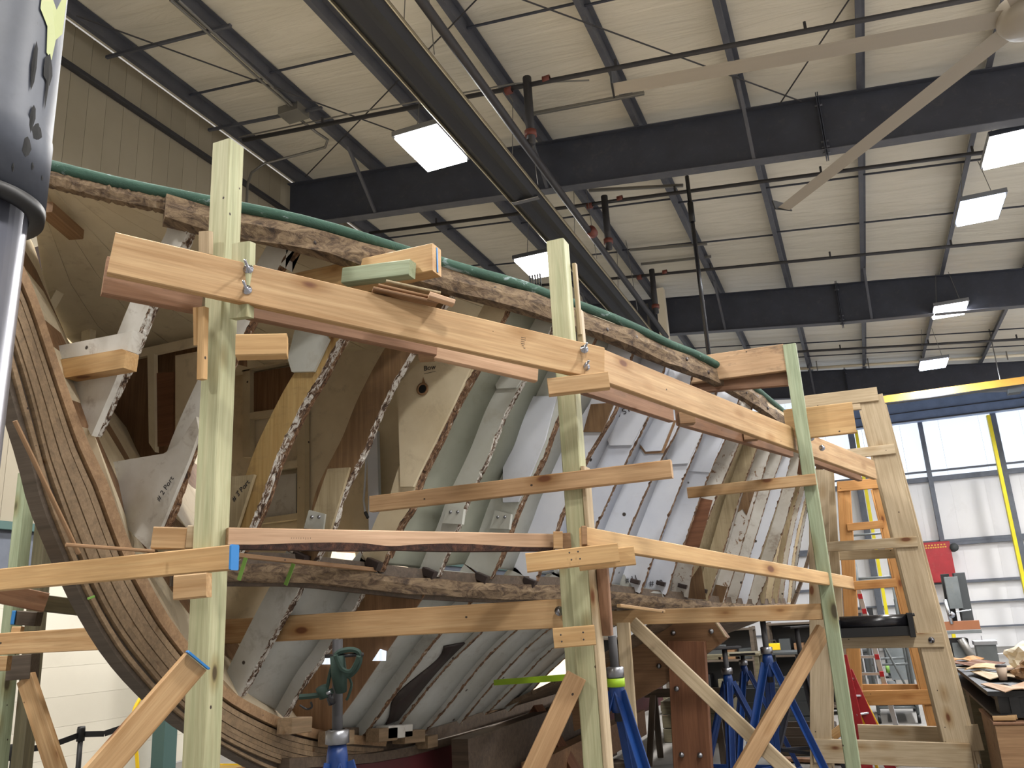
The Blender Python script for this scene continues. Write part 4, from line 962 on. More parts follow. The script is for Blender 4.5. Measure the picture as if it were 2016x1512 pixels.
# green tape scrap on stem
tp = bp('tape_scrap', (172, 1179), (186, 1174), 2.72, 2.72, .008, .003, 'tape_green'); tp['label'] = 'scrap of green tape stuck on the dark edge of the stem'; tp['category'] = 'tape'

# ================================================================== TIMBER TOWERS at right
def tower(name, lab, Y, dY, mat, legL, legR, wL, wR, fr_rungs, bk_rungs, side=True, mat2=None):
    t_ = thing(name, lab, 'tower', PY((legL[0][0]+legR[1][0])/2, 1500, Y))
    for tag_, yy in (('front', Y), ('back', Y+dY)):
        for (p0, p1), w in ((legL, wL), (legR, wR)):
            A, B = PY(*p0, Y), PY(*p1, Y); d = (B-A)
            B2 = A + d*(A.z/(A.z-B.z)) if B.z > 0 else B
            off = Vector((0, yy-Y, 0)); bar('leg', A+off, B2+off, w, .038, mat if yy == Y else (mat2 or mat), t_, Vector((1, 0, 0)))
    for p0, p1, h in fr_rungs: by('rung', p0, p1, Y-.045, h, .036, mat, t_)
    for p0, p1, h in bk_rungs: by('rung', p0, p1, Y+dY+.045, h, .036, mat2 or mat, t_)
    return t_
YT = 7.95
tw = tower('pale_timber_tower', 'tall pale timber tower with rungs and a black roller on one rail', YT, .55, 'pine_pale',
           ((1612, 925), (1616, 1470)), ((1714, 780), (1892, 1490)), .17, .20,
           [((1585, 792), (1728, 775), .125), ((1640, 897), (1762, 883), .085), ((1625, 1077), (1806, 1066), .085), ((1656, 1263), (1857, 1260), .115), ((1600, 1478), (1914, 1489), .185)],
           [((1600, 806), (1722, 794), .09), ((1600, 1096), (1795, 1088), .085), ((1690, 1442), (1860, 1447), .13)])
bar('side_rail', PY(1740, 800, YT+.1), PY(1925, 1500, YT+.1), .20, .038, 'pine_pale', tw, Vector((0, 1, 0)))
bar('side_rail', PY(1628, 925, YT+.3), PY(1648, 1250, YT+.3), .12, .038, 'pine_pale', tw, Vector((1, 0, 0)))
by('short_block', (1912, 1428), (1925, 1478), YT-.02, .1, .05, 'pine_pale', tw); by('diagonal', (1638, 1450), (1672, 1425), YT+.3, .08, .04, 'pine_yellow', tw)
bolt(PY(1834, 1260, YT-.05), tw, .014, .02)
# black roller unit lying on the tower rail
A, B = PY(1655, 1233, YT-.12), PY(1788, 1229, YT-.12)
ro = thing('black_roller', 'black roller unit in a frame lying on the rail of the pale tower', 'roller', (A+B)/2)
tube('drum', [A+Vector((0, 0, .02)), B+Vector((0, 0, .025))], .058, 'black_gloss', ro, 20)
bar('tray', A-Vector((0, 0, .055)), B-Vector((0, 0, .05)), .075, .12, 'black', ro)
box('end_plate', B+Vector((.02, 0, -.005)), (.04, .19, .19), 'black', ro); box('end_plate', A+Vector((-.015, 0, -.02)), (.03, .15, .14), 'dark_grey', ro)
tube('pin', [B+Vector((-.06, -.02, .06)), B+Vector((.06, -.02, .075))], .012, 'black', ro, 8)
YO = 10.4
ot = tower('orange_timber_tower', 'orange toned timber tower standing behind the pale tower', YO, .7, 'pine_orange',
           ((1660, 950), (1686, 1400)), ((1728, 948), (1850, 1450)), .14, .15,
           [((1649, 958), (1738, 950), .115), ((1668, 1038), (1739, 1032), .085), ((1680, 1153), (1764, 1147), .095), ((1690, 1375), (1848, 1372), .15)],
           [((1690, 1358), (1830, 1358), .12)])

# ================================================================== JACK STANDS
def jack(x, y, zt, zplate, lab, spread=.34, mat='jack_blue', rot=0, rod=.022, plate_s=(.26, .1, .02), tilt=0):
    j = thing('jack_stand', lab, 'jack stand', (x, y, 0), 'blue tripod jack stands under the hull')
    lathe('socket', [(.03, -.16), (.042, -.14), (.04, -.04), (.034, 0), (.03, 0)], mat, j, (x, y, zt), 14)
    lathe('collar', [(.03, 0), (.045, .005), (.045, .05), (.03, .055)], 'zinc', j, (x, y, zt), 12)
    tube('rod', [(x, y, zt-.2), (x, y, zplate)], rod, 'pipe_dark', j, 12)
    if plate_s: box('head_plate', (x, y, zplate+.01), plate_s, 'pipe_dark', j, rot)
    for k in range(3):
        a = rot+2*math.pi*k/3; d = Vector((math.cos(a), math.sin(a), 0)); top = Vector((x, y, zt-.06))+d*.02; bot = Vector((x, y, .02))+d*spread
        s_ = Vector((-d.y, d.x, 0))
        l_ = bar('leg', top, bot, .075, .008, mat, j, s_); bar('leg_flange', top+d*.02, bot+d*.02, .05, .008, mat, j, d)
        box('foot', bot+Vector((0, 0, -.01)), (.1, .1, .015), mat, j, a)
    for zz_ in (.35,):
        f_ = (zt-.06-zz_)/(zt-.08); ps = [Vector((x, y, zz_))+Vector((math.cos(rot+2*math.pi*k/3), math.sin(rot+2*math.pi*k/3), 0))*(spread*f_) for k in range(3)]
        for k in range(3): bar('stretcher', ps[k], ps[(k+1) % 3], .03, .006, mat, j)
    return j
q = PD(664, 1455, 3.15)
j0 = jack(q.x, q.y, q.z-.02, q.z+.36, 'blue jack stand under the bow with green straps on its rod', .36, rot=.3, rod=.02, plate_s=None)
q = PD(1212, 1335, 4.15)
j1 = jack(q.x, q.y, q.z, q.z+.20, 'blue jack stand just right of the middle treated post with lime and mint tape', .46, rot=-.55, plate_s=None)
lathe('lime_tape', [(.043, -.04), (.045, -.04), (.045, 0), (.043, 0)], 'lime', j1, (q.x, q.y, q.z-.0), 14)
d = Vector((math.cos(-.55), math.sin(-.55), 0)); bar('mint_tape', Vector((q.x, q.y, q.z-.55))+d*.245, Vector((q.x, q.y, q.z-.62))+d*.275, .062, .014, 'mint', j1, Vector((-d.y, d.x, 0)))
q = PD(1510, 1288, 6.3); jack(q.x, q.y, q.z, q.z+.24, 'nearest of the blue jack stands under the aft bilge', .48, rot=-.3)
q = PD(1432, 1328, 6.9); jack(q.x, q.y, q.z, q.z+.20, 'blue jack stand right of the reddish timber post', .46, rot=.5)
q = PD(1577, 1300, 7.6); jack(q.x, q.y, q.z, q.z+.28, 'jack stand partly hidden behind the pale tower leg', .42, mat='steel_rafter', rot=.9)
q = PD(1464, 1310, 8.8); jack(q.x, q.y, q.z, q.z+.10, 'small far jack stand between two blue ones', .4, rot=.2)
# straps and clamp on the bow jack
q = PD(664, 1300, 3.15)
hs = thing('strap_bundle', 'dark green straps and clamp bundled round the jack rod in front of the lower frames', 'strap', q)
def pp_(pts, D=3.13): return [PD(x, y, D) for x, y in pts]
tube('strap', smoothpts(pp_([(655, 1300), (668, 1284), (690, 1279), (706, 1284), (708, 1300), (700, 1318), (686, 1330), (676, 1325)]), 4), .011, 'strap_green', hs, 6)
tube('strap', smoothpts(pp_([(660, 1290), (672, 1316), (690, 1322), (702, 1304), (706, 1292)], 3.1), 4), .009, 'strap_green', hs, 6)
tube('strap', smoothpts(pp_([(658, 1300), (650, 1325), (645, 1350), (640, 1372)]), 4), .007, 'strap_green', hs, 6)
tube('strap', smoothpts(pp_([(678, 1320), (692, 1345), (686, 1370), (682, 1378)]), 4), .005, 'strap_green', hs, 6)
tube('strap', smoothpts(pp_([(590, 1372), (615, 1370), (640, 1366), (655, 1360)]), 4), .011, 'strap_green', hs, 6)
tube('rope', smoothpts(pp_([(590, 1388), (604, 1396), (614, 1392), (612, 1382)]), 4), .004, 'black', hs, 6)
tube('bar', pp_([(640, 1292), (670, 1291), (716, 1288)]), .007, 'black_gloss', hs, 8)
tube('clamp_body', pp_([(664, 1290), (668, 1330), (672, 1362)]), [.028, .03, .022], 'strap_green', hs, 8)
tube('clamp_screw', pp_([(646, 1362), (654, 1386)]), .014, 'black_gloss', hs, 12); tube('clamp_ring', pp_([(645, 1360), (647, 1365)]), .017, 'zinc', hs, 12)
tube('clamp_foot', pp_([(632, 1352), (640, 1372)]), .022, 'strap_green', hs, 10)
# lime strap to the jack
ls = thing('lime_strap', 'bright lime green strap stretched from the lower hull to the jack stand', 'strap', PD(980, 1343, 5.2))
bp('webbing', (972, 1344), (1208, 1327), 5.3, 4.13, .034, .004, 'lime', ls)

# ================================================================== CRADLE, BLOCKING
cb = thing('cradle_bracket', 'brown laminated cradle arm under the bilge bolted to a reddish post', 'cradle', PY(1355, 1500, 6.5))
prism('arm', [PY(x, y, 6.5) for x, y in ((1120, 1345), (1180, 1305), (1230, 1262), (1300, 1226), (1345, 1213), (1408, 1224), (1432, 1256), (1360, 1310), (1300, 1352), (1240, 1386), (1130, 1440))], (0, .14, 0), 'plywood', cb)
bar('post', PY(1352, 1262, 6.46), (PY(1356, 1500, 6.46).x, 6.46, 0), .27, .09, 'fir_red', cb, Vector((1, 0, 0)))
for x, y in ((1325, 1246), (1400, 1243), (1346, 1286), (1297, 1311), (1221, 1356), (1332, 1356), (1342, 1486), (1378, 1487)):
    lathe('bolt', [(0, .02), (.016, .016), (.02, 0)], 'zinc', cb, PY(x, y, 6.40 if y > 1340 and x > 1300 else 6.49), 10, axis=(0, -1, 0))
bar('splint', PY(1407, 1222, 6.4), PY(1429, 1254, 6.4), .015, .02, 'pine_pale', cb)
kb = thing('keel_blocking', 'dark timber blocks stacked under the keel', 'blocking', (XC, 6.2, 0))
for yy in (4.9, 6.3, 7.7, 9.1):
    for k in range(3): box('timber', (XC+(.05 if k % 2 else 0), yy, .07+k*.14), (.9 if k % 2 == 0 else .3, .28 if k % 2 == 0 else .7, .135), 'deadwood', kb)
box('side_timber', (XC+.35, 6.6, .72), (.12, 2.6, .3), 'deadwood', kb); box('side_timber', (XC+.55, 7.6, .5), (.12, 3.2, .24), 'plywood', kb)
bar('shore', (XC+.25, 6.9, .85), (XC+.95, 6.5, 0), .2, .1, 'fir_red', kb)
# odds and ends under and beyond the hull
def crate(x, y, z, s, mat, lab, rz=0, cat='crate', grp=None):
    c_ = thing('wooden_crate', lab, cat, (x, y, z), grp)
    w_, d_, h_ = s; th = .02
    for k in range(3):
        zz_ = z+h_*(k+.5)/3
        for sg in (-1, 1):
            box('slat', Vector((x, y, zz_))+Vector((0, sg*d_/2, 0)), (w_, th, h_/3-.012), mat, c_); box('slat', Vector((x, y, zz_))+Vector((sg*(w_/2), 0, 0)), (th, d_-.03, h_/3-.012), mat, c_)
    box('bottom', (x, y, z+.01), (w_, d_, .02), mat, c_); return c_
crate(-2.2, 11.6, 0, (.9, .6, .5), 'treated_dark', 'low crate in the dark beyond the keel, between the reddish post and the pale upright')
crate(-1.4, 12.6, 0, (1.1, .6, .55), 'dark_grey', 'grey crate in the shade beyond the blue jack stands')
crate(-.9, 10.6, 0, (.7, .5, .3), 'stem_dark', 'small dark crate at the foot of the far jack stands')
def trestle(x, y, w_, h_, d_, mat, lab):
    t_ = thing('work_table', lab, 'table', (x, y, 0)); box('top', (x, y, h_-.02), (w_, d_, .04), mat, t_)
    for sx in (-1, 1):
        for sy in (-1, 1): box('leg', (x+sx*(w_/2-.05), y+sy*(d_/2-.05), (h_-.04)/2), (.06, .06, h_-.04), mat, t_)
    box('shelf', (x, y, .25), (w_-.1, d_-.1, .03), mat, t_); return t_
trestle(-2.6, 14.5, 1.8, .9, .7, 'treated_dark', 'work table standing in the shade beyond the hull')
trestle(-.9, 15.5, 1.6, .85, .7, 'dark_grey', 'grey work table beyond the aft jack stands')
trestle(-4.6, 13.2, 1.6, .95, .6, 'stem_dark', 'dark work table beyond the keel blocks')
for i, (x, y, s_, m_, lab) in enumerate(((-1.6, 15.4, .15, 'hose_yellow', 'yellow case on the grey table beyond the jack stands'), (-2.4, 14.4, .22, 'dark_grey', 'grey case on the shaded work table'))):
    t_ = thing('tool_case', lab, 'case', (x, y, .88)); box('body', (x, y, .88+s_*.35), (s_*1.5, s_*.7, s_*.7), m_, t_); tube('handle', [(x-.06, y, .88+s_*.7), (x-.05, y, .93+s_*.7), (x+.05, y, .93+s_*.7), (x+.06, y, .88+s_*.7)], .01, 'black', t_, 6)

# ================================================================== STEEL PROP in the foreground
sc_ = PD(-66, 400, .90); R_ = .0745
pr_ = thing('steel_prop', 'close steel prop at the left edge, chipped grey sleeve over a shiny inner tube', 'prop', (sc_.x, sc_.y, 0))
z1 = PY(88, 392, sc_.y).z
zb = sc_.z
lathe('sleeve', [(R_*.80, .01), (R_, 0), (R_+.0005, .085), (R_*.985, .09), (R_*.985, 1.2), (R_*.8, 1.2)], 'hand_sleeve', pr_, (sc_.x, sc_.y, zb), 48)
lathe('collar_lip', [(R_*.80, -.012), (R_*1.0, -.012), (R_*1.01, 0), (R_*.80, .004)], 'black', pr_, (sc_.x, sc_.y, zb), 48)
lathe('inner_tube', [(R_*.79, -zb), (R_*.79, .4), (0, .4)], 'tube_steel', pr_, (sc_.x, sc_.y, zb), 48)
lathe('base_plate', [(0, .02), (.14, .02), (.14, 0), (0, 0)], 'dark_grey', pr_, (sc_.x, sc_.y, 0), 24)
def on_sleeve(name, pts, mat, th=.0012):
    """patch on the sleeve: points (angle, height)"""
    poly = [Vector((sc_.x+math.cos(a)*(R_+.0004), sc_.y+math.sin(a)*(R_+.0004), zb+h)) for a, h in pts]
    c_ = sum(poly, Vector())/len(poly); n_ = Vector((c_.x-sc_.x, c_.y-sc_.y, 0)).normalized()
    vs = [p-c_ for p in poly]+[Vector((0, 0, 0))+n_*.001]; m_ = len(poly)
    return mesh(name, vs, [(i, (i+1) % m_, m_) for i in range(m_)], mat, pr_, Matrix.Translation(c_))
a0 = math.atan2(-sc_.y, -sc_.x)
on_sleeve('paint_patch', [(a0+.62, .30), (a0+1.25, .30), (a0+1.2, .225), (a0+1.0, .205), (a0+.95, .175), (a0+.82, .178), (a0+.78, .21), (a0+.62, .225)], 'chip_green')
for da, h, w_, hh in ((.90, .158, .16, .02), (.92, .14, .04, .03), (.62, .15, .05, .032), (.70, .09, .05, .02), (.82, .075, .10, .012), (.66, .052, .08, .012), (.8, .034, .03, .005), (1.05, .03, .03, .004), (.5, .02, .02, .006)):
    pts = [(a0+da+w_*math.cos(q*.785)*random.uniform(.6, 1.15), h+hh*math.sin(q*.785)*random.uniform(.6, 1.15)) for q in range(8)]
    on_sleeve('chip', pts, 'soft_black')

# ================================================================== CLUTTER at right
bx, by0, by1 = .86, 7.25, 10.9
eb = thing('steel_bench_beam', 'long black steel beam bench running back from the plywood crate at lower right', 'bench', (bx, 9, 0))
vs, n_ = [], 0
prof = [(-.15, .74), (-.15, .76), (-.03, .77), (-.03, .88), (-.16, .89), (-.16, .92), (.16, .92), (.16, .89), (.03, .88), (.03, .77), (.15, .76), (.15, .74)]
vs = [Vector((a, y_, b)) for y_ in (by0, by1) for a, b in prof]; n_ = len(prof)
mesh('beam', vs, [(i, (i+1) % n_, n_+(i+1) % n_, n_+i) for i in range(n_)]+[tuple(range(n_-1, -1, -1)), tuple(range(n_, 2*n_))], 'black', eb, Matrix.Translation((bx, 0, 0)))
box('end_post', (bx+.0, by0+.12, .82), (.2, .2, .15), 'black', eb); box('foot', (bx, by1-.2, .37), (.5, .3, .74), 'treated_dark', eb); box('foot', (bx-.0, by0+1.8, .37), (.3, .3, .74), 'treated_dark', eb)
cx = thing('plywood_crate', 'big plywood crate under the near end of the black beam', 'crate', (1.22, 7.6, 0))
box('side', (1.17, 7.19, .38), (.94, .02, .64), 'brown_board', cx, label='front side with a darker patch'); box('side', (.71, 7.6, .38), (.02, .8, .64), 'brown_board', cx); box('side', (1.63, 7.6, .38), (.02, .8, .64), 'plywood', cx); box('side', (1.17, 8.01, .38), (.94, .02, .64), 'plywood', cx)
box('lid', (1.17, 7.6, .712), (.96, .86, .02), 'pine_back', cx); box('patch', (1.03, 7.178, .53), (.18, .006, .22), 'plywood', cx)
for sx in (.8, 1.55): box('runner', (sx, 7.6, .03), (.09, .8, .06), 'treated_dark', cx)
for x, y, w_ in ((.82, 7.35, .2), (.80, 7.22, .14), (.86, 7.28, .1)):
    o = bar('offcut', (x-.1, y, .742), (x-.1+w_, y-.02, .746), .03, .05, 'pine'); o['label'] = {.82: 'longest pale offcut, at the back corner of the plywood crate', .80: 'front pale offcut on the corner of the plywood crate', .86: 'short pale offcut in the middle of the crate corner'}[x]; o['category'] = 'offcut'; o['group'] = 'offcuts on the plywood crate'
def sheet(x, y, z, a, b, rz, mat, lab, bend=.015, grp='sheets and offcuts on the beam bench'):
    vs = []; N = 6
    for k in range(N+1):
        u = k/N-.5
        for v in (-.5, .5):
            for dz in (0, .006): vs.append((u*a, v*b, bend*math.sin(k*1.3+v)+dz))
    fs = []
    for k in range(N):
        q = 4*k; fs += [(q, q+2, q+6, q+4), (q+1, q+5, q+7, q+3), (q, q+4, q+5, q+1), (q+2, q+3, q+7, q+6)]
    fs += [(0, 1, 3, 2), (4*N, 4*N+2, 4*N+3, 4*N+1)]
    o = mesh('wood_sheet', vs, fs, mat, None, Matrix.Translation((x, y, z)) @ Matrix.Rotation(rz, 4, 'Z')); o['label'] = lab; o['category'] = 'sheet'; o['group'] = grp
sheet(.93, 7.45, .925, .36, .5, .2, 'pine_pink', 'pale sheet under the coffee cup at the near end of the beam')
sheet(.98, 8.35, .945, .42, .7, .1, 'pine_pale', 'thin plywood sheet behind the coffee cup'); sheet(1.0, 8.8, .975, .5, .5, -.3, 'pine_yellow', 'uppermost warped yellow sheet on the beam')
sheet(.88, 9.7, .95, .3, .6, .3, 'fir_red', 'reddish brown board lying far back on the beam'); sheet(.9, 9.2, .94, .7, .06, .2, 'pine_pale', 'long narrow pale batten lying across the beam'); sheet(.84, 10.4, .95, .3, .5, .1, 'pine_orange', 'orange brown board at the far end of the beam')
cp = PZ(1975, 1338, .94); cp.y = 7.85; cp.x = PY(1975, 1336, 7.85).x; zc = .945
cup = thing('paper_cup', 'paper coffee cup with dark lid on the beam bench', 'cup', (cp.x, cp.y, zc))
lathe('cup', [(0, 0), (.028, 0), (.04, .10), (.038, .10)], 'cup', cup, (cp.x, cp.y, zc), 20); lathe('lid', [(.041, .098), (.042, .106), (.036, .116), (0, .116)], 'pipe_dark', cup, (cp.x, cp.y, zc), 20)
def blob(name, c, s, mat, lab, cat, sd=0, sub=3, amp=.35):
    import bmesh
    bm = bmesh.new(); bmesh.ops.create_icosphere(bm, subdivisions=sub, radius=1)
    for v in bm.verts:
        k = 1+amp*noise.noise(v.co*1.7+Vector((sd, 0, 0)))+amp*.6*noise.noise(v.co*4+Vector((0, sd, 0))); v.co = Vector((v.co.x*s[0]*k, v.co.y*s[1]*k, max(-.6, v.co.z*k)*s[2]))
    me = bpy.data.meshes.new(name); bm.to_mesh(me); bm.free(); me.materials.append(MATS[mat])
    o = bpy.data.objects.new(name, me); link(o, None, Matrix.Translation(Vector(c))); o['label'] = lab; o['category'] = cat; return o
blob('rag_heap', (1.16, 8.5, 1.06), (.15, .32, .12), 'cream_white', 'heap of white rags at the right edge on the beam bench', 'rags', 3)
blob('shavings_heap', (1.12, 7.95, .99), (.12, .24, .09), 'brown_board', 'heap of brown offcuts and shavings beside the coffee cup', 'shavings', 8, 3, .6)['kind'] = 'stuff'
tr = trestle(1.5, 9.0, .8, .88, 1.6, 'dark_grey', 'dark low table beside the beam bench at the right edge')
# grey pedestal with hooked arm
g = PY(1945, 1300, 12.2); gp = thing('grey_pedestal', 'grey machine pedestal with a thin hooked arm beside the white wall', 'pedestal', (g.x, g.y, 0))
zt = PY(1942, 1268, 12.2).z; box('column', (g.x, g.y, zt/2), (.22, .22, zt), 'machine_grey', gp); box('cap', (g.x, g.y, zt+.02), (.25, .25, .05), 'alu', gp)
tube('arm', [(g.x+.1, g.y, zt-.12), (g.x+.32, g.y, zt-.11), (g.x+.36, g.y, zt-.09), (g.x+.33, g.y, zt-.07)], .006, 'alu', gp, 6); tube('pin', [(g.x-.02, g.y, zt), (g.x-.02, g.y, zt+.1)], .006, 'alu', gp, 6)
tube('side_motor', [(g.x-.1, g.y, zt-.26), (g.x-.3, g.y, zt-.24)], .06, 'black', gp, 12); box('base', (g.x+.1, g.y, .25), (.5, .4, .5), 'machine_grey', gp)
# bandsaw
b_ = PY(1888, 1243, 15.5); bs = thing('bandsaw', 'tall grey bandsaw with a brown topped table in front of the white wall', 'bandsaw', (b_.x, b_.y, 0))
zt = b_.z; ztop = PY(1868, 1136, 15.5).z
box('table', (b_.x-.05, b_.y, zt), (.68, .6, .05), 'machine_grey', bs); box('fence', (b_.x-.05, b_.y-.1, zt+.09), (.7, .03, .14), 'sawtable', bs)
box('base', (b_.x-.12, b_.y+.05, zt*.45), (.42, .5, zt*.9), 'black', bs); box('leg_plate', (b_.x-.05, b_.y-.22, zt*.55), (.2, .03, zt*.6), 'machine_grey', bs)
box('blade_guard', (b_.x+.02, b_.y-.05, (ztop+zt+.35)/2), (.19, .14, ztop-zt-.35), 'machine_grey', bs); box('upper_housing', (b_.x+.16, b_.y+.12, zt+.5), (.16, .3, .8), 'dark_grey', bs)
box('column', (b_.x-.03, b_.y+.3, zt+.45), (.12, .12, .9), 'black', bs); tube('guide_post', [(b_.x-.09, b_.y-.1, zt+.12), (b_.x-.12, b_.y-.1, zt+.5)], .03, 'alu', bs, 8); lathe('guide', [(0, .04), (.05, .04), (.05, -.04), (0, -.04)], 'chrome', bs, (b_.x-.07, b_.y-.12, zt+.26), 12, axis=(0, -1, 0))
tube('lever', [(b_.x+.0, b_.y-.1, zt+.3), (b_.x+.22, b_.y-.1, zt+.32)], .01, 'alu', bs, 6); tube('chute', [(b_.x-.02, b_.y-.3, zt-.1), (b_.x+.12, b_.y-.3, zt-.45)], .06, 'conduit', bs, 10)
# red panel on the wall
q = PY(1847, 1107, YF-.5); rpn = thing('red_wall_unit', 'red wall unit with yellow lettering hanging under the grey girt', 'wall unit', q)
w_ = 44*31/F; h_ = 67*31/F; box('case', q, (w_, .5, h_), 'red_paint', rpn, chamf=.02)
for r_, n_ in ((.42, 7), (.36, 9)):
    for k in range(n_): box('lettering', q+Vector((-w_*.38+k*w_*.76/n_+.03, -.255, h_*r_)), (w_*.06, .01, h_*.035), 'crane_yellow', rpn)
lathe('motor', [(0, .3), (.13, .3), (.13, -.1), (0, -.1)], 'dark_grey', rpn, q+Vector((w_*.62, 0, h_*.33)), 16, axis=(0, -1, 0)); box('bracket', q+Vector((w_*.5, .1, h_*.33)), (.3, .1, .15), 'dark_grey', rpn)
# rolling scaffold
c0, c1_ = PZ(1730, 1425, .0), PZ(1800, 1421, .0); rs = thing('rolling_scaffold', 'grey steel rolling scaffold seen between the rungs of the timber towers', 'scaffold', (.1, 13.2, 0))
xa, xb, ya, yb_ = c0.x+.02, c1_.x+.06, 13.0, 14.3
for x in (xa, xb):
    for y in (ya, yb_):
        tube('upright', [(x, y, .12), (x, y, 3.0)], .022, 'machine_grey', rs, 8); tube('caster_stem', [(x, y, .06), (x, y, .14)], .015, 'black', rs, 8)
        lathe('caster', [(0, -.02), (.055, -.02), (.055, .02), (0, .02)], 'black', rs, (x, y, .06), 14, axis=(1, 0, 0))
for y in (ya, yb_):
    for z in (.2, .75, 1.05, 1.9, 2.5): tube('rail', [(xa, y, z), (xb, y, z)], .016, 'machine_grey', rs, 8)
for x in (xa, xb):
    for z in (.2, 1.05, 2.5): tube('rail', [(x, ya, z), (x, yb_, z)], .016, 'machine_grey', rs, 8)
tube('diagonal', [(xa, ya-.02, 1.6), (xb, ya-.02, .2)], .014, 'machine_grey', rs, 8); box('platform', ((xa+xb)/2, (ya+yb_)/2, .22), (xb-xa, yb_-ya, .03), 'dark_grey', rs)
# aluminium stepladder with red fittings
yl = 11.6; al = thing('aluminium_ladder', 'silver aluminium stepladder with red joints behind the orange tower', 'ladder', PY(1700, 1400, yl))
T0, B0 = PY(1687, 1150, yl), PY(1748, 1370, yl); T1, B1_ = PY(1658, 1150, yl), PY(1664, 1370, yl)
bar('rail', T0, T0+(B0-T0)*(T0.z/(T0.z-B0.z)), .06, .03, 'alu', al, Vector((1, 0, 0))); bar('rail', T1, T1+(B1_-T1)*(T1.z/(T1.z-B1_.z)), .06, .03, 'alu', al, Vector((1, 0, 0)))
for yy, x1 in ((1175, 1693), (1205, 1701), (1238, 1710), (1295, 1724), (1328, 1735), (1352, 1743)):
    f_ = (yy-1150)/220; a_ = T0.lerp(B0, f_); c_ = T1.lerp(B1_, f_); bar('rung', a_, c_, .035, .05, 'alu', al); box('joint', a_+Vector((0, -.03, 0)), (.05, .03, .06), 'red_paint', al)
for xs_ in (1690, 1712): tube('rear_rail', [PY(xs_, 1255, yl+.5), PY(xs_+22, 1375, yl+.6)], .02, 'alu', al, 6)
# red stepladder
yl = 9.35; rl_ = thing('red_stepladder', 'dark red fibreglass stepladder leaning behind the green rear post', 'ladder', PY(1700, 1500, yl))
for (p0, p1, w_, m_, dy) in (((1655, 1290), (1712, 1540), .12, 'red_paint', 0), ((1668, 1320), (1768, 1545), .10, 'red_paint', .12), ((1664, 1300), (1735, 1540), .03, 'hose_yellow', .3), ((1672, 1320), (1788, 1545), .03, 'hose_yellow', .45)):
    A, B = PY(*p0, yl+dy), PY(*p1, yl+dy); bar('rail', A, A+(B-A)*(A.z/(A.z-B.z)), w_, .04, m_, rl_, Vector((1, 0, 0)))
for yy in (1335, 1372, 1410, 1450, 1490):
    f_ = (yy-1290)/250; a_ = PY(1655, 1290, yl).lerp(PY(1712, 1540, yl), f_); c_ = PY(1668, 1320, yl+.12).lerp(PY(1768, 1545, yl+.12), max(0, f_-.1)); bar('tread', a_, c_, .02, .07, 'alu', rl_)
# grey bin, dark machines, orange items
q = PZ(1782, 1345, 0); bn = thing('grey_bin', 'wheeled grey bin beyond the rolling scaffold', 'bin', (q.x, 18.5, 0)); xq = PY(1780, 1320, 18.5).x
vs = [(xq+sx*a, 18.5+sy*a*.8, z) for z, a in ((.12, .24), (.85, .30)) for sx, sy in ((-1, -1), (1, -1), (1, 1), (-1, 1))]
mesh('body', vs, [(0, 1, 5, 4), (1, 2, 6, 5), (2, 3, 7, 6), (3, 0, 4, 7), (3, 2, 1, 0), (4, 5, 6, 7)], 'machine_grey', bn); box('lid', (xq, 18.5, .87), (.64, .54, .05), 'dark_grey', bn)
for sx in (-.2, .2): lathe('wheel', [(0, -.02), (.06, -.02), (.06, .02), (0, .02)], 'black', bn, (xq+sx, 18.3, .06), 12, axis=(1, 0, 0))
for k, (px, w_, h_, m_, lab) in enumerate(((1703, .7, 1.35, 'black', 'black machine cabinet left of the grey bin'), (1764, .36, 1.1, 'dark_grey', 'dark grey machine cabinet between the black cabinet and the grey bin'), (1812, .55, 1.5, 'black', 'black machine cabinet right of the grey bin'))):
    c_ = PY(px, 1320, 20.5); t_ = thing('machine_cabinet', lab, 'cabinet', (c_.x, 20.5, 0), 'dark cabinets far behind the towers'); box('body', (c_.x, 20.5, .1+h_/2), (w_, .6, h_), m_, t_); box('door', (c_.x, 20.18, .1+h_/2), (w_*.85, .02, h_*.8), m_, t_); box('plinth', (c_.x, 20.5, .05), (w_*.9, .5, .1), 'dark_grey', t_)
    tube('handle', [(c_.x+w_*.3, 20.15, h_*.5), (c_.x+w_*.3, 20.15, h_*.65)], .012, 'chrome', t_, 6)
q = PY(1747, 1330, 15.8); oh = thing('upright_cleaner', 'orange and grey floor machine standing between scaffold and bin', 'cleaner', (q.x, 15.8, 0))
tube('handle', [(q.x-.05, 15.8, .3), (q.x-.1, 15.8, 1.0), (q.x-.12, 15.8, 1.15)], .022, 'conduit', oh, 8); tube('grip', [(q.x-.1, 15.79, .95), (q.x-.13, 15.79, 1.25)], .05, 'orange', oh, 10); lathe('body', [(0, .3), (.1, .3), (.17, .1), (.18, .02), (0, .02)], 'dark_grey', oh, (q.x, 15.8, 0), 16); lathe('lamp_tube', [(0, .12), (.03, .12), (.03, -.0), (0, -.0)], 'tape_green', oh, (q.x+.02, 15.65, .45), 10)
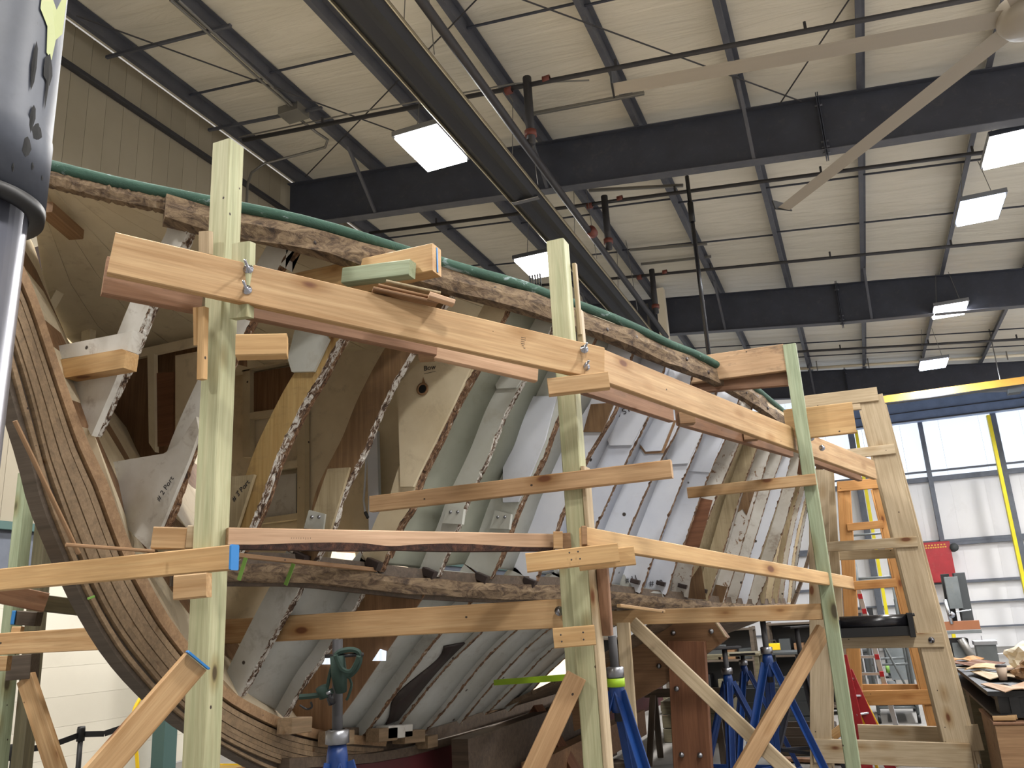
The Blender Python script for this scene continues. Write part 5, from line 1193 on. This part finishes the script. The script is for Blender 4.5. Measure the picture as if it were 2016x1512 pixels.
# ================================================================== CLUTTER at lower left
for (x, y, lab) in ((160, 1435, 'black barrier post standing in front of the white panelled wall'), (28, 1470, 'black barrier post at the lower left edge, partly hidden by the treated post')):
    q = PX(x, y, -6.5); o = thing('barrier_post', lab, 'barrier post', (q.x, q.y, 0))
    tube('pole', [(q.x, q.y, .02), (q.x, q.y, q.z)], .022, 'black', o, 14); lathe('base', [(0, .04), (.06, .035), (.17, .012), (.17, 0), (0, 0)], 'black', o, (q.x, q.y, 0), 24)
    lathe('head', [(.022, -.10), (.034, -.1), (.034, .0), (.03, .02), (0, .02)], 'black', o, q, 16)
A, B = PX(28, 1474, -6.5), PX(160, 1441, -6.5); C_ = PX(252, 1424, -6.2)
o = thing('barrier_belt', 'black belt strung between the two barrier posts', 'belt', A); vs = []
for a_, c_ in ((A, B), (B, C_)):
    mid = a_.lerp(c_, .5)-Vector((0, 0, .03))
    for u, v in ((a_, mid), (mid, c_)): bar('webbing', u+Vector((.0, 0, -.02)), v+Vector((.0, 0, -.02)), .048, .003, 'black', o)
hy = thing('yellow_hose', 'yellow hose hanging beside the green column behind the stem', 'hose', PX(285, 1380, -7.5))
tube('hose', smoothpts([PX(x, y, -7.5) for x, y in ((292, 1352), (276, 1375), (264, 1400), (262, 1440), (268, 1475), (272, 1530))], 4), .02, 'hose_yellow', hy, 8)
q = PD(452, 1505, 6.2); yc = thing('yellow_machine', 'small yellow and red floor machine behind the foot of the first post', 'machine', (q.x, q.y, 0))
box('body', (q.x, q.y, q.z-.12), (.30, .22, .2), 'hose_yellow', yc); box('cover', (q.x-.02, q.y-.12, q.z-.1), (.14, .03, .1), 'red_paint', yc); tube('frame', [(q.x-.16, q.y, 0), (q.x-.16, q.y, q.z), (q.x+.16, q.y, q.z), (q.x+.16, q.y, 0)], .014, 'hose_yellow', yc, 8)
q = PD(510, 1520, 5.6); ob = thing('tool_box', 'low orange brown box on the floor left of the bow jack stand', 'box', (q.x, q.y, 0)); box('body', (q.x, q.y, q.z/2), (.36, .22, q.z), 'plywood', ob); box('lid', (q.x, q.y, q.z+.01), (.38, .24, .03), 'pine_orange', ob)

# ================================================================== STORES in the shade beyond the hull
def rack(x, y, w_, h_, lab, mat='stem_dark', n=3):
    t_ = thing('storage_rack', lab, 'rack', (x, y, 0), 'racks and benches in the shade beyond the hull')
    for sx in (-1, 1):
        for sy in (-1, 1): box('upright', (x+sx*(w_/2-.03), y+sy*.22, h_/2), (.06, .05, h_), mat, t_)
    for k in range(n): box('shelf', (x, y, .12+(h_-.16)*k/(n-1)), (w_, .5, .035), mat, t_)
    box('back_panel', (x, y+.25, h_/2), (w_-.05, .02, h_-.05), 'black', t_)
    for k in range(n-1):
        xx = x-w_/2+.2
        while xx < x+w_/2-.15:
            ww_ = random.uniform(.15, .32); hh = random.uniform(.12, .3)
            box('stored_box', (xx+ww_/2, y, .14+(h_-.16)*k/(n-1)+hh/2), (ww_, .34, hh), random.choice(['deadwood', 'dark_grey', 'stem_dark', 'treated_dark', 'black', 'plywood']), t_); xx += ww_+random.uniform(.03, .15)
    return t_
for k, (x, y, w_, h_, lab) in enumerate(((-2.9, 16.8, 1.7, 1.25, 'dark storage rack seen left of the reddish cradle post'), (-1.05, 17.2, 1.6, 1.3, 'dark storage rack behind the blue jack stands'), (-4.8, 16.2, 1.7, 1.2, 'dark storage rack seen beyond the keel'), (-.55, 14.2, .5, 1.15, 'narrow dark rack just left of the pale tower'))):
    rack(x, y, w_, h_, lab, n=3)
for k, (x, y, rz, L_, lab) in enumerate(((-1.5, 8.6, .3, 1.6, 'loose plank on the floor nearest the jack stands'), (-1.7, 8.9, .2, 1.4, 'loose plank on the floor behind the first one'), (-.75, 9.9, -.2, .9, 'loose plank on the floor slanting toward the orange tower'))):
    a_ = Vector((x, y, .03)); d_ = Vector((math.cos(rz), math.sin(rz), 0))*L_/2; o = bar('loose_plank', a_-d_, a_+d_, .035, .12, ['pine_pale', 'pine_brown', 'pine_back'][k]); o['label'] = lab; o['category'] = 'plank'
def horse(x, y, lab):
    t_ = thing('saw_horse', lab, 'saw horse', (x, y, 0), 'saw horses in the shade'); bar('beam', (x-.45, y, .72), (x+.45, y, .72), .09, .05, 'stem_dark', t_)
    for sx in (-.35, .35):
        for sy in (-1, 1): bar('leg', (x+sx, y+sy*.03, .70), (x+sx*1.15, y+sy*.28, 0), .07, .03, 'stem_dark', t_, Vector((1, 0, 0)))
    return t_
horse(-2.05, 9.9, 'saw horse in the dark gap left of the reddish post'); 

q = curve_at(SHC, 4.05)+Vector((-.02, .02, .03)); wl_ = thing('work_light', 'small black ribbed lamp standing on the green cap rail', 'lamp', q)
box('base', q+Vector((0, 0, .01)), (.05, .05, .02), 'black', wl_)
for k in range(5): box('fin', q+Vector((-.03+k*.015, 0, .05)), (.008, .06, .06), 'black', wl_, .3)
